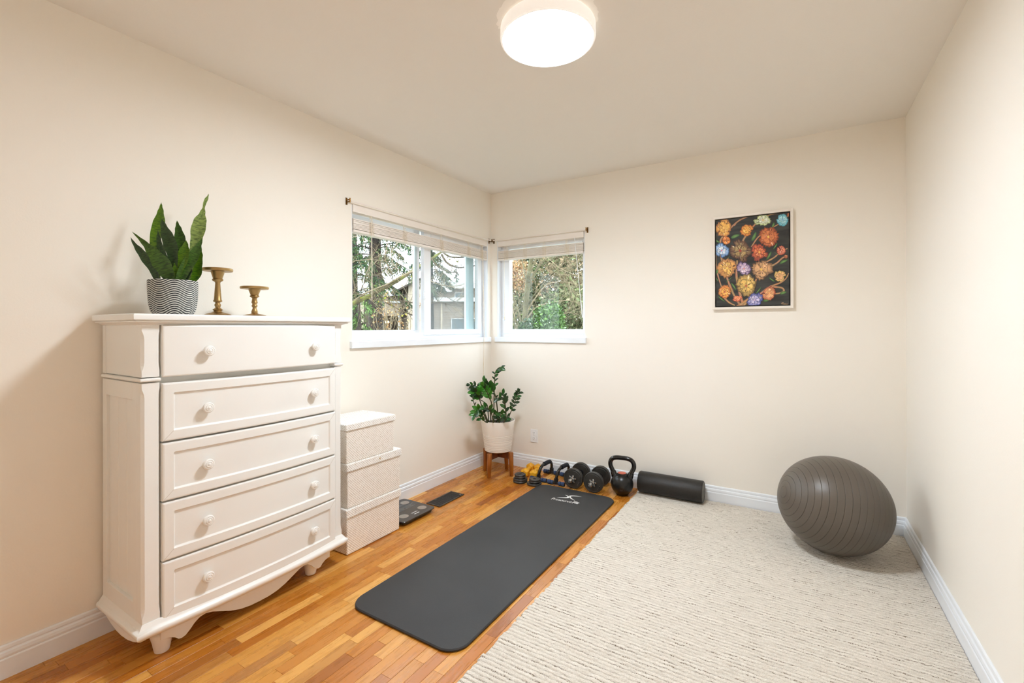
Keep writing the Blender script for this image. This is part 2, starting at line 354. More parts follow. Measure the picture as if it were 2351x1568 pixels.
BBP = [(0, 0), (0.015, 0), (0.015, 0.066), (0.0135, 0.070), (0.012, 0.071), (0.0135, 0.080), (0.0115, 0.090), (0.008, 0.093), (0.007, 0.096), (0.0085, 0.101), (0.007, 0.110), (0.003, 0.114), (0, 0.114)]
def base(name, A, B, nrm, mi=(1, 1)):
    A = Vector(A); B = Vector(B); nrm = Vector(nrm); t = (B-A).normalized()
    struct(name, MB().quadstrip([[A + nrm*d + t*d*mi[0] + Vector((0, 0, z)) for d, z in BBP], [B + nrm*d - t*d*mi[1] + Vector((0, 0, z)) for d, z in BBP]]), TRIMW)
base('baseboard_left', (0.0005, Y0, 0), (0.0005, 0, 0), (1, 0, 0))
base('baseboard_back', (0, -0.0005, 0), (W, -0.0005, 0), (0, -1, 0))
base('baseboard_right', (W-0.0005, 0, 0), (W-0.0005, Y0, 0), (-1, 0, 0))

# floor: a dark sub-floor carrying oak strips, each strip its own piece
floor = struct('floor', MB().box(-0.01, W+0.01, Y0, 0.01, -0.06, -0.012), SUBF)
PW = 0.0485
def plank_mesh():
    h = 0.5; a = PW/2-0.0004; e = 0.0005
    lp = [[(-a, -h, -0.012), (a, -h, -0.012), (a, h, -0.012), (-a, h, -0.012)], [(-a, -h, -e), (a, -h, -e), (a, h, -e), (-a, h, -e)],
          [(-a+e, -h+e, 0), (a-e, -h+e, 0), (a-e, h-e, 0), (-a+e, h-e, 0)]]
    me = MB().quadstrip(lp).mesh('plank'); me.materials.append(PLANK); return me
pm = plank_mesh(); hidden = MB(); rnd = random.Random(11); n_pl = 0
nrow = int((W+0.02)/PW)+1
for i in range(nrow):
    xc = (i+0.5)*PW; y = 0.0 + rnd.uniform(0, 0.25)
    while y > Y0:
        ln = rnd.uniform(0.20, 0.46); y1 = min(y, 0); ya = max(y-ln, Y0); y -= ln
        if y1-ya < 0.02: continue
        yc = (ya+y1)/2; under_mat = 0.74 < xc < 1.25 and y1 < -0.42 and ya > -2.06
        under_dr = xc < 0.26 and y1 < -1.6 and ya > -2.72
        if xc < 1.41 and not under_mat and not under_dr and yc > -3.12 and n_pl < 300:
            o = bpy.data.objects.new('plank', pm); COL.objects.link(o); o.parent = floor
            o.location = (xc, yc, rnd.uniform(-0.0004, 0.0)); o.scale = (1, (y1-ya)-0.0008, 1); n_pl += 1
        else:
            hidden.box(xc-PW/2+0.0005, xc+PW/2-0.0005, ya+0.0004, y1-0.0004, -0.012, -0.0005)
hp = obj('plank_field', hidden, PLANK, floor, local=True); hp['kind'] = 'stuff'

# ------------------------------------------------------------------ windows
def frame_rect(mb, ax, a0, a1, z0, z1, d0, d1, t):
    """four bars in the wall plane: ax 'x' = window in the left wall (runs in y), 'y' = window in the back wall"""
    tl, tr, tb, tt = t
    for (p0, p1, q0, q1) in ((a0, a0+tl, z0, z1), (a1-tr, a1, z0, z1), (a0+tl, a1-tr, z0, z0+tb), (a0+tl, a1-tr, z1-tt, z1)):
        if ax == 'x': mb.box(d0, d1, p0, p1, q0, q1)
        else: mb.box(p0, p1, -d1, -d0, q0, q1)
    return mb
def bx(ax, a0, a1, z0, z1, d0, d1):
    return MB().box(d0, d1, a0, a1, z0, z1) if ax == 'x' else MB().box(a0, a1, -d1, -d0, z0, z1)
E0 = 0.0006
win1 = struct('window_1', frame_rect(MB(), 'x', w1['y0']+E0, w1['y1']-E0, 1.136, w1['z1']-E0, -0.112, -0.052, (0.03, 0.045, 0.045, 0.04)), VINYL, bevel=0.003)
win1['label'] = 'white sliding window of two panes in the left wall'
s = obj('sliding_sash', frame_rect(MB(), 'x', -0.845, -0.098, 1.165, 1.96, -0.078, -0.040, (0.075, 0.05, 0.042, 0.04)), VINYL, win1, local=True, bevel=0.003)
s = obj('fixed_sash', frame_rect(MB(), 'x', -1.515, -0.855, 1.175, 1.96, -0.108, -0.080, (0.02, 0.045, 0.03, 0.04)), VINYL, win1, local=True, bevel=0.002)
obj('outer_stile', bx('x', -0.262, -0.150, 1.207, 1.93, -0.108, -0.086), VINYL_GREY, win1, local=True, bevel=0.004)
obj('meeting_stile', bx('x', -0.925, -0.895, 1.205, 1.93, -0.079, -0.062), VINYL_GREY, win1, local=True, bevel=0.003)
obj('glass_pane', bx('x', -1.50, -0.89, 1.195, 1.94, -0.096, -0.092), GLASS, win1, local=True)
obj('glass_pane', bx('x', -0.78, -0.14, 1.20, 1.94, -0.062, -0.058), GLASS, win1, local=True)
obj('insect_screen', bx('x', -0.80, -0.12, 1.19, 1.95, -0.1115, -0.1105), SCREEN, win1, local=True)
sh = on(957, 646, 0, -0.036)
obj('sash_latch', MB().box(-0.040, -0.026, -0.856, -0.838, 1.44, 1.50).box(-0.036, -0.020, -0.862, -0.850, 1.455, 1.485), VINYL, win1, local=True, bevel=0.004)
obj('jamb_liner', MB().box(-0.052, -0.0005, w1['y1']-0.010, w1['y1']-E0, 1.137, 1.999).box(-0.052, -0.0005, w1['y0']+E0, w1['y0']+0.004, 1.137, 1.999), TRIMW, win1, local=True)
obj('sill', MB().prism([(-0.06, -1.562), (0.022, -1.566), (0.022, -0.030), (-0.06, -0.056)], 1.090, 1.136, 0.003) if False else MB().box(-0.1, 0.0, w1['y0']+E0, w1['y1']-E0, 1.1185, 1.136).box(0.0006, 0.022, -1.566, -0.028, 1.092, 1.136), TRIMW, win1, local=True, bevel=0.003)
win2 = struct('window_2', frame_rect(MB(), 'y', w2['x0']+E0, w2['x1']-E0, 1.136, w2['z1']-E0, -0.112, -0.052, (0.035, 0.03, 0.05, 0.04)), VINYL, bevel=0.003)
win2['label'] = 'white single pane casement window in the back wall beside the corner'
obj('sash', frame_rect(MB(), 'y', 0.098, 0.902, 1.165, 1.965, -0.098, -0.044, (0.072, 0.02, 0.04, 0.04)), VINYL, win2, local=True, bevel=0.004)
obj('glass_pane', bx('y', 0.16, 0.895, 1.195, 1.94, -0.076, -0.072), GLASS, win2, local=True)
obj('crank_latch', MB().box(0.112, 0.124, 0.030, 0.043, 1.285, 1.34).box(0.114, 0.122, 0.016, 0.031, 1.29, 1.305), VINYL, win2, local=True, bevel=0.003)
obj('jamb_liner', MB().box(w2['x0']+E0, w2['x0']+0.008, 0.0005, 0.052, 1.137, 1.999).box(w2['x1']-0.004, w2['x1']-E0, 0.0005, 0.052, 1.137, 1.999), TRIMW, win2, local=True)
obj('sill', MB().box(w2['x0']+E0, w2['x1']-E0, 0.0, 0.1, 1.1185, 1.136).box(0.052, 0.934, -0.022, -0.0006, 1.092, 1.136), TRIMW, win2, local=True, bevel=0.003)

# ------------------------------------------------------------------ blinds and rods
def blind(ax, a0, a1, loc, label, ladders, tilt, nm):
    t = thing('venetian_blind', label, 'blind', loc, 'raised slatted blinds')
    def B(x0, x1, q0, q1, d0, d1): return bx(ax, x0, x1, q0, q1, d0, d1)
    def P(a, z, d): return Vector((d, a, z)) if ax == 'x' else Vector((a, -d, z))
    obj('headrail', B(a0, a1, 1.952, 1.9985, -0.048, 0.006), BLINDW, t, bevel=0.002)
    z = 1.846; k = 0
    while z < 1.905:
        h = 0.0066
        sl = MB()
        sec = [(-0.044, 0), (-0.02, 0.003), (0.004, 0.0), (0.004, h), (-0.02, 0.003+h), (-0.044, h)]
        e = rnd.uniform(-0.0008, 0.0008)
        sl.quadstrip([[P(q, z+s_[1]+e*(i*2-1), s_[0]) for s_ in sec] for i, q in enumerate((a0+0.004, a1-0.004))])
        obj('slat', sl, BLINDW, t); z += 0.0083; k += 1
    obj('bottom_rail', B(a0+0.004, a1-0.004, 1.826, 1.8425, -0.046, 0.007), BLINDW, t, bevel=0.004)
    for q in ladders:
        c = MB()
        for dx in (-0.012, 0.0, 0.014):
            c.tube([P(q+dx*0.5, 1.952, 0.003), P(q+dx, 1.91, 0.008), P(q+dx*1.3, 1.828, 0.0085)], 0.0011, 5)
        for j in range(8):
            zz = 1.905-j*0.0095; w_ = 0.014+0.012*rnd.random()
            c.tube(smooth_pts([P(q-w_*0.4, zz, 0.006), P(q, zz-0.004, 0.014), P(q+w_, zz-0.010, 0.013), P(q+w_*0.5, zz-0.016, 0.006)], 3), 0.0011, 4)
        obj('ladder_cord', c, CORD, t)
    return t, P
b1, P1 = blind('x', -1.5415, -0.068, (-0.02, -0.8, 1.826), 'white venetian blind pulled up over the wide left window', (-1.40, -1.10, -0.70, -0.35, -0.16), 0, 'a')
pull = MB(); pull.tube([P1(-0.148, 1.952, 0.012), P1(-0.149, 1.4, 0.026), P1(-0.150, 1.15, 0.027), P1(-0.152, 0.80, 0.022)], 0.0016, 6); pull.tube([P1(-0.154, 1.952, 0.012), P1(-0.1525, 1.14, 0.027), P1(-0.160, 1.0, 0.024), P1(-0.152, 0.80, 0.022)], 0.0012, 6)
pull.lathe([(0.001, 0.03), (0.005, 0.02), (0.007, 0.0), (0.004, -0.004)], P1(-0.152, 0.772, 0.022), 10)
obj('pull_cord', pull, CORD, b1, smooth=True)
pl2 = MB()
for dx in (0, 0.006): pl2.tube([P1(-1.405+dx, 1.95, 0.012), P1(-1.402+dx, 1.62, 0.014), P1(-1.404+dx*1.4, 1.40, 0.012)], 0.0012, 5)
obj('pull_cord', pl2, CORD, b1)
b2, P2 = blind('y', 0.076, 0.910, (0.49, 0.02, 1.826), 'white venetian blind pulled up over the smaller window by the corner', (0.17, 0.36, 0.55, 0.76), 0, 'b')
c_ = MB().tube([P2(0.153, 1.95, 0.013), P2(0.153, 1.6, 0.014), P2(0.155, 1.32, 0.013)], 0.0014, 6); c_.lathe([(0.001, 0.03), (0.0045, 0.02), (0.006, 0.0), (0.003, -0.004)], P2(0.155, 1.296, 0.013), 10)
obj('pull_cord', c_, CORD, b2, smooth=True)
c_ = MB().tube([P2(0.834, 1.955, 0.012), P2(0.842, 1.90, 0.018), P2(0.893, 1.44, 0.024)], 0.0024, 8); c_.tube([P2(0.893, 1.44, 0.024), P2(0.909, 1.30, 0.025)], 0.0042, 8)
obj('tilt_wand', c_, VINYL, b2, smooth=True)
def rod(ax, a0, a1, loc, label):
    t = thing('curtain_rod', label, 'curtain rod', loc, 'slim white curtain rods')
    def P(a, z, d): return Vector((d, a, z)) if ax == 'x' else Vector((a, -d, z))
    lo, hi = min(a0, a1), max(a0, a1)
    obj('rod', bx(ax, lo+0.006, hi-0.006, 2.003, 2.013, 0.026, 0.032), BLINDW, t, bevel=0.002)
    for q in (lo, hi):
        b = MB()
        b.v += []; pl = bx(ax, q-0.006, q+0.006, 1.984, 2.028, 0.0006, 0.003); b.v += pl.v; b.f += pl.f
        for zz in (2.001, 2.013):
            b.tube([P(q, zz, 0.002), P(q, zz, 0.036)], 0.0035, 8)
        b.tube([P(q, 1.994, 0.034), P(q, 2.022, 0.034)], 0.0042, 8)
        obj('bracket', b, BRASS_OLD, t, smooth=True)
    return t
rod('x', -1.588, -0.034, (0.02, -0.81, 1.984), 'slim white curtain rod on brass brackets above the wide left window')
rod('y', 0.034, 0.944, (0.49, -0.02, 1.984), 'slim white curtain rod on brass brackets above the corner window')

# ------------------------------------------------------------------ ceiling lamp
lp = thing('ceiling_lamp', 'round flat white ceiling lamp switched on', 'ceiling lamp', (1.51, -1.80, HT))
obj('rim', MB().lathe([(0.168, 0.0), (0.186, 0.0), (0.192, -0.006), (0.193, -0.045), (0.190, -0.052), (0.184, -0.054), (0.1785, -0.050), (0.1765, -0.044), (0.168, -0.044)], (1.51, -1.80, HT-0.0006), 72), LAMPRIM, lp, smooth=True)
obj('diffuser', MB().lathe([(0.176, 0.010), (0.1762, 0.0), (0.168, -0.003), (0.10, -0.005), (0.0, -0.006)], (1.51, -1.80, HT-0.046), 72), LAMPD, lp, smooth=True)

# ------------------------------------------------------------------ chest of drawers
DX0, DXF, DY0, DY1 = 0.022, 0.385, -2.768, -1.925
dyc = -2.338
def bow(y, b=0.024, hw=0.40): return b*max(0.0, 1-((y-dyc)/hw)**2)
dr = thing('chest_of_drawers', 'tall white five drawer chest with turned feet and scalloped apron', 'dresser', (0.2, dyc, 0))
def loop_bow(z, ov, b=0.02, n=20, back=None):
    y0, y1 = DY0-ov, DY1+ov; xf = DXF+ov; xb = DX0 if back is None else back
    L = [(xb, y1, z), (xb, y0, z)]
    for i in range(n+1):
        y = y0+(y1-y0)*i/n; L.append((xf+bow(y, b, 0.44), y, z))
    return L
obj('top', MB().quadstrip([loop_bow(z, o_, 0.004) for z, o_ in ((1.2335, -0.002), (1.237, 0.004), (1.2425, 0.014), (1.2425, 0.020), (1.245, 0.024), (1.248, 0.024), (1.2505, 0.021), (1.2505, 0.029), (1.253, 0.032), (1.268, 0.033), (1.2725, 0.031), (1.2745, 0.026))]), DRESS, dr, smooth=True, angle=30)
obj('carcass', MB().box(DX0, 0.352, DY0+0.012, DY1-0.012, 0.165, 1.234), DRESS, dr)
def post(yo, yi):
    sgn = 1 if yi > yo else -1
    mb = MB()
    for z0, z1 in ((1.046, 1.2345), (0.165, 1.024)):
        loops = []
        for z, c in ((z0, 0.0015), (z0+0.022, 0.0015), (z0+0.028, 0.004), (z0+0.040, 0.0075), (z0+0.052, 0.009), (z1-0.052, 0.009), (z1-0.040, 0.0075), (z1-0.028, 0.004), (z1-0.022, 0.0015), (z1, 0.0015)):
            L = [(0.345, yo), (DXF-c, yo), (DXF, yo+sgn*c), (DXF, yi-sgn*c*0.8), (DXF-c*0.6, yi), (0.345, yi)]
            if sgn < 0: L = L[::-1]
            loops.append([(x, y, z) for x, y in L])
        mb.quadstrip(loops)
    return mb
obj('corner_post', post(DY0, DY0+0.055), DRESS, dr)
obj('corner_post', post(DY1, DY1-0.042), DRESS, dr)
for q0, q1 in ((DY0-0.007, DY0+0.058), (DY1-0.046, DY1+0.007)):
    obj('waist_moulding', MB().box(0.34, DXF+0.008, q0, q1, 1.029, 1.042), DRESS, dr, bevel=0.0055, bseg=3)
for sgn, ys in ((1, DY0), (-1, DY1)):                               # sides: stiles, rails and recessed tongue-and-groove boards
    def Y(a, b): return (min(ys+sgn*a, ys+sgn*b), max(ys+sgn*a, ys+sgn*b))
    side = obj('side_frame', MB().box(DX0, 0.060, *Y(0.0, 0.014), 0.165, 1.024).box(0.308, 0.3445, *Y(0.0, 0.014), 0.165, 1.024).box(0.060, 0.308, *Y(0.0, 0.014), 0.962, 1.024).box(0.060, 0.308, *Y(0.0, 0.014), 0.165, 0.225)
        .box(DX0, 0.3445, *Y(0.002, 0.014), 1.046, 1.2335).box(0.3075, 0.3445, *Y(0.0, 0.002), 1.046, 1.2335).box(DX0, 0.052, *Y(0.0, 0.002), 1.046, 1.2335), DRESS, dr, bevel=0.0012)
    for k in range(3):
        a = 0.060+k*0.0827; obj('side_board', MB().box(a+0.001, a+0.0817, *Y(0.0105, 0.0138), 0.225, 0.962), DRESS, dr, bevel=0.0018)
    obj('side_moulding', MB().box(DX0, 0.345, *Y(-0.007, 0.012), 1.029, 1.042), DRESS, dr, bevel=0.0055, bseg=3)
obj('base_moulding', MB().quadstrip([loop_bow(z, o_, 0.020) for z, o_ in ((0.112, 0.004), (0.116, 0.012), (0.122, 0.018), (0.130, 0.022), (0.138, 0.022), (0.143, 0.019), (0.146, 0.013), (0.154, 0.008), (0.165, 0.0))]), DRESS, dr, smooth=True, angle=40)
# scalloped front apron
prof = [(0, 0.029), (0.04, 0.030), (0.08, 0.036), (0.12, 0.049), (0.16, 0.068), (0.19, 0.082), (0.215, 0.088), (0.235, 0.084), (0.252, 0.072), (0.268, 0.054), (0.283, 0.040), (0.296, 0.036), (0.306, 0.0385), (0.318, 0.050), (0.335, 0.060), (0.352, 0.064), (0.362, 0.064)]
pts = [(dyc-u, z) for u, z in reversed(prof)] + [(dyc+u, z) for u, z in prof[1:]]
mb = MB(); n = len(pts)
for xo in (0.352, 0.333):
    for y, z in pts: mb.v += [(xo+bow(y, 0.018, 0.44), y, z), (xo+bow(y, 0.018, 0.44), y, 0.1125)]
for i in range(n-1):
    a = 2*i; b = 2*n+2*i
    mb.f += [(a, a+2, a+3, a+1), (b, b+1, b+3, b+2), (a, b, b+2, a+2), (a+1, a+3, b+3, b+1)]
mb.f += [(0, 1, 2*n+1, 2*n), (2*n-2, 4*n-2, 4*n-1, 2*n-1)]
obj('apron', mb, DRESS, dr)
mb = MB(); sp = [(0.03, 0.110), (0.08, 0.104), (0.13, 0.090), (0.18, 0.081), (0.23, 0.079), (0.28, 0.083), (0.33, 0.093), (0.37, 0.105), (0.392, 0.1115)]
for ys in (DY0-0.008, DY0+0.010):
    for x, z in sp: mb.v += [(x, ys, z), (x, ys, 0.1125)]
n = len(sp)
for i in range(n-1):
    a = 2*i; b = 2*n+2*i
    mb.f += [(a, a+1, a+3, a+2), (b, b+2, b+3, b+1), (a, a+2, b+2, b), (a+1, b+1, b+3, a+3)]
mb.f += [(0, 2*n, 2*n+1, 1), (2*n-2, 2*n-1, 4*n-1, 4*n-2)]
obj('side_apron', mb, DRESS, dr)
FOOT = [(0.020, 0.0), (0.0235, 0.002), (0.026, 0.012), (0.031, 0.04), (0.0365, 0.060), (0.0375, 0.068), (0.035, 0.074), (0.029, 0.078), (0.029, 0.083), (0.034, 0.087), (0.034, 0.094), (0.030, 0.098), (0.030, 0.113)]
for x, y in ((0.318, -2.682), (0.312, -2.052), (0.07, -2.682), (0.07, -1.99)):
    obj('foot', MB().lathe(FOOT, (x, y, 0.0005), 28), DRESS, dr, smooth=True)
# drawers
KN = [(0.010, -0.004), (0.010, 0.008), (0.009, 0.010), (0.013, 0.0125), (0.019, 0.016), (0.0208, 0.020), (0.0205, 0.024), (0.0185, 0.027), (0.0165, 0.0278), (0.0160, 0.0268), (0.0125, 0.0270), (0.0118, 0.0292), (0.0095, 0.0302), (0.0085, 0.0292), (0.0062, 0.0292), (0.0056, 0.0310), (0.0028, 0.0322), (0.0, 0.0324)]
DRW = [(1.043, 1.2335, False), (0.806, 1.020, True), (0.587, 0.799, True), (0.3675, 0.580, True), (0.149, 0.361, True)]
y0, y1 = -2.708, -1.968
for z0, z1, framed in DRW:
    yl = [0, 0.0025, 0.006]; zl = [0, 0.0025, 0.006]
    if framed: yl += [0.034, 0.0375, 0.040]; zl += [0.036, 0.0395, 0.042]
    else: yl += [0.03]; zl += [0.03]
    Wd, Hd = y1-y0, z1-z0; m0 = yl[-1]
    ys = yl + [m0+(Wd-2*m0)*i/22 for i in range(1, 22)] + [Wd-q for q in reversed(yl)]
    zs = zl + [zl[-1]+(Hd-2*zl[-1])*0.5] + [Hd-q for q in reversed(zl)]
    def depth(a, b):
        e = min(a, Wd-a, b*0.98, (Hd-b)*0.98); h = 0.0
        if e < 0.0022: h = -0.0045
        elif e < 0.0055: h = -0.0012
        if framed:
            ea = min(a, Wd-a); eb = min(b, Hd-b)
            t = min((ea-0.034)/0.0045, (eb-0.036)/0.0045); t = max(0, min(1, t)); h -= 0.0075*t
        return h
    mb = MB(); ny = len(ys); nz = len(zs)
    for b in zs:
        for a in ys: mb.v.append((DXF+0.006+bow(y0+a)+depth(a, b), y0+a, z0+b))
    for j in range(nz-1):
        for i in range(ny-1): k = j*ny+i; mb.f.append((k, k+1, k+ny+1, k+ny))
    rim = [i for i in range(ny)] + [j*ny+ny-1 for j in range(1, nz)] + [(nz-1)*ny+i for i in range(ny-2, -1, -1)] + [j*ny for j in range(nz-2, 0, -1)]
    bs = len(mb.v)
    for k in rim: v = mb.v[k]; mb.v.append((0.356, v[1], v[2]))
    for i in range(len(rim)): j = (i+1) % len(rim); mb.f.append((rim[j], rim[i], bs+i, bs+j))
    mb.f.append(tuple(bs+i for i in range(len(rim))))
    d = obj('drawer', mb, DRESS, dr)
    if framed:
        for ya, yb in ((y0+0.003, y0+0.034), (y1-0.003, y1-0.034)):
            for za, zb in ((z0+0.003, z0+0.036), (z1-0.003, z1-0.036)):
                mj = MB(); X = DXF+0.0062; mj.quadstrip([[(X+bow(ya), ya-0.0005, za+0.0005), (X+bow(ya), ya+0.0005, za-0.0005)], [(X+bow(yb), yb-0.0005, zb+0.0005), (X+bow(yb), yb+0.0005, zb-0.0005)]], closed=False)
                sub('mitre_joint', mj, MITRE, d)
    for ky in (-2.566, -2.101):
        zc = (z0+z1)/2 + (0.0 if framed else -0.004)
        sub('knob', MB().lathe(KN, (DXF+0.006+bow(ky)-(0.0075 if framed else 0), ky, zc), 28, (1, 0, 0)), DRESS, d, smooth=True)

# ------------------------------------------------------------------ things on the chest
TZ = 1.275
px, py = 0.205, -2.598
t = thing('plant_pot', 'round pot with black and white wavy stripes on the white chest', 'plant pot', (px, py, TZ))
NT, NZ = 220, 190; prf = [(0.060, 0.0), (0.064, 0.001), (0.068, 0.006), (0.0725, 0.014), (0.0765, 0.026), (0.0795, 0.042), (0.0815, 0.062), (0.083, 0.09), (0.0838, 0.118), (0.0838, 0.134), (0.083, 0.139), (0.0815, 0.1405)]
def pr(h):
    for (r0, h0), (r1, h1) in zip(prf, prf[1:]):
        if h <= h1: return r0+(r1-r0)*(h-h0)/(h1-h0)
    return prf[-1][0]
th0 = math.atan2(CAM.y-py, CAM.x-px)
mb = MB(); cols = []; cw = lin((222, 222, 216)); ck = lin((52, 54, 56))
for j in range(NZ+1):
    h = 0.1405*j/NZ
    for i in range(NT):
        th = 2*PI*i/NT; ph = (h - 0.0098*math.cos(5*(th-th0-0.06)))/0.0086
        wv = math.sin(2*PI*ph); k = max(0.0, min(1.0, (wv-0.12)*2.4)); g_ = 0.5+0.5*noise.noise(Vector((math.cos(th)*30, math.sin(th)*30, h*400)))
        r = pr(h) + 0.0012*k
        mb.v.append((px+r*math.cos(th), py+r*math.sin(th), TZ+h))
        k2 = k if k > 0.5 else k+0.12*g_*(g_ > 0.55); cols.append(tuple(ck[q]*(1-k2)+cw[q]*k2 for q in range(3))+(1,))
for j in range(NZ):
    for i in range(NT): a = j*NT+i; b = j*NT+(i+1) % NT; mb.f.append((a, b, b+NT, a+NT))
mb.f.append(tuple(reversed(range(NT))))
me = mb.mesh('bowl'); set_colors(me, cols)
obj('bowl', me, attr_mat('wavy_stripe_glaze', 0.7, 0.3), t, smooth=True, angle=80)
obj('inner_wall', MB().lathe([(0.0815, 0.1405), (0.078, 0.1405), (0.077, 0.10), (0.0, 0.10)], (px, py, TZ+0.0002), 48), ck and mat('pot_inside', (60, 60, 60), 0.8, c2=(50, 50, 50)), t, smooth=True)
obj('soil', MB().lathe([(0.0765, 0.0), (0.0765, 0.012), (0.05, 0.018), (0.0, 0.02)], (px, py, TZ+0.101), 32), SOIL, t, smooth=True)

sp_ = thing('snake_plant', 'snake plant with broad banded green leaves growing from the striped pot', 'plant', (px, py, TZ+0.115))
def zc(x, y): return (270+x/5.0575, 430+y/5.0575)
def blade(pts, xb, xt, m, fold=0.25, twist=0.0):
    """pts = [(zoom x, zoom y, half width)] from base to tip; xb, xt = distance from the wall at base and tip"""
    n = len(pts); P = []
    for i, (x, y, hw) in enumerate(pts):
        f = i/(n-1); xw = xb+(xt-xb)*f; P.append((on(*zc(x, y), 0, xw), hw/5.0575/FPX*1.62*1.02))
    C = smooth_pts([p for p, _ in P], 5)
    R = [0]*len(C)
    for i in range(len(C)):
        f = i/5; k = min(int(f), n-2); u = f-k; a = 0.5-0.5*math.cos(PI*u); R[i] = P[k][1]*(1-a)+P[k+1][1]*a
    mb = MB(); uvs = []; V = Vector((0.62, -0.78, 0))
    loops = []
    for i, c in enumerate(C):
        tg = (C[min(i+1, len(C)-1)]-C[max(i-1, 0)]).normalized()
        f = i/(len(C)-1); vv = Matrix.Rotation(twist*f, 3, tg) @ V
        sd = tg.cross(vv).normalized(); nn = sd.cross(tg).normalized(); w = max(R[i], 0.0006)
        L = []
        for k in (-1, -0.66, -0.33, 0, 0.33, 0.66, 1): L.append(c + sd*w*k - nn*(fold*w*(1-k*k)) + nn*0.0012*(1-abs(k)*0.7))
        for k in (0.66, 0.33, 0, -0.33, -0.66): L.append(c + sd*w*k - nn*(fold*w*(1-k*k)) - nn*0.0012*(1-abs(k)*0.7))
        loops.append(L)
    mb.quadstrip(loops)
    o = obj('leaf', mb, m, sp_, smooth=True, angle=60); me = o.data; uv = me.uv_layers.new(name='UVMap'); L_ = len(loops[0]); ks = (-1, -0.66, -0.33, 0, 0.33, 0.66, 1, 0.66, 0.33, 0, -0.33, -0.66)
    for li in me.loops:
        vi = li.vertex_index; uv.data[li.index].uv = (ks[vi % L_]*0.5+0.5+random.random()*0.0, (vi//L_)/len(loops))
    return o
blade([(470, 1110, 35), (440, 900, 55), (432, 680, 62), (452, 520, 74), (480, 410, 76), (498, 290, 40), (504, 225, 18), (507, 178, 1)], 0.17, 0.135, SNAKEB, 0.2)
blade([(690, 1110, 40), (705, 900, 60), (718, 720, 78), (722, 600, 74), (706, 490, 44), (695, 430, 20), (690, 386, 1)], 0.18, 0.15, SNAKE, 0.22)
blade([(800, 1110, 34), (850, 900, 42), (885, 740, 56), (910, 620, 70), (935, 490, 92), (958, 390, 80), (985, 300, 36), (1000, 235, 14), (1012, 185, 20), (1030, 140, 22), (1050, 100, 8), (1058, 76, 1)], 0.20, 0.17, SNAKEL, 0.15, 0.25)
blade([(470, 1110, 28), (415, 960, 48), (340, 840, 62), (260, 740, 42), (190, 650, 18), (152, 582, 1)], 0.19, 0.16, SNAKED, 0.4)
blade([(600, 1110, 30), (560, 900, 60), (510, 760, 52), (480, 620, 30), (468, 495, 1)], 0.19, 0.175, SNAKED, 0.3)
blade([(770, 1110, 30), (815, 990, 42), (838, 920, 34), (858, 850, 1)], 0.215, 0.22, SNAKED, 0.3)
blade([(850, 1110, 48), (905, 1000, 78), (925, 900, 66), (950, 800, 44), (968, 735, 12), (975, 700, 1)], 0.205, 0.20, SNAKEB, 0.25)
blade([(660, 1110, 40), (655, 930, 44), (640, 800, 62), (615, 680, 86), (575, 560, 74), (535, 450, 38), (515, 365, 1)], 0.21, 0.215, SNAKED, 0.22)
blade([(620, 1110, 46), (575, 1000, 86), (505, 880, 108), (415, 760, 70), (320, 655, 34), (235, 575, 14), (168, 516, 1)], 0.235, 0.25, SNAKE, 0.3)
blade([(650, 1110, 44), (700, 960, 66), (745, 840, 80), (775, 735, 64), (790, 670, 34), (797, 615, 1)], 0.225, 0.235, SNAKEB, 0.22)
blade([(710, 1110, 50), (770, 970, 72), (850, 840, 80), (915, 735, 60), (955, 655, 26), (989, 583, 1)], 0.245, 0.26, SNAKE, 0.3)

def candle(name, label, c, prof):
    t = thing(name, label, 'candle holder', c, 'brass candle holders on the chest')
    split = [i for i, q in enumerate(prof) if q[2]][0]
    obj('stem', MB().lathe([(r, h) for r, h, _ in prof[:split+1]], c, 40), BRASS, t, smooth=True, angle=50)
    obj('plate', MB().lathe([(r, h) for r, h, _ in prof[split:]], c, 56), BRASS, t, smooth=True, angle=40)
candle('candle_holder', 'taller brass pillar candle holder beside the snake plant', (0.205, -2.429, TZ), [(0.052, 0, 0), (0.053, 0.003, 0), (0.050, 0.007, 0), (0.035, 0.012, 0), (0.024, 0.015, 0), (0.015, 0.020, 0), (0.015, 0.023, 0), (0.019, 0.026, 0), (0.0195, 0.028, 0), (0.014, 0.033, 0), (0.009, 0.038, 0), (0.012, 0.045, 0), (0.0125, 0.050, 0), (0.009, 0.056, 0), (0.010, 0.060, 0), (0.0165, 0.063, 0), (0.017, 0.067, 0), (0.0145, 0.072, 0), (0.0125, 0.10, 0), (0.0095, 0.145, 0), (0.0115, 0.150, 0), (0.020, 0.155, 0), (0.0215, 0.160, 0), (0.018, 0.165, 0), (0.0195, 0.170, 0), (0.0255, 0.190, 0), (0.0265, 0.1955, 0), (0.010, 0.1960, 1), (0.057, 0.1965, 1), (0.0585, 0.200, 1), (0.0585, 0.207, 1), (0.057, 0.2085, 1), (0.0545, 0.2085, 1), (0.053, 0.206, 1), (0.0, 0.206, 1)])
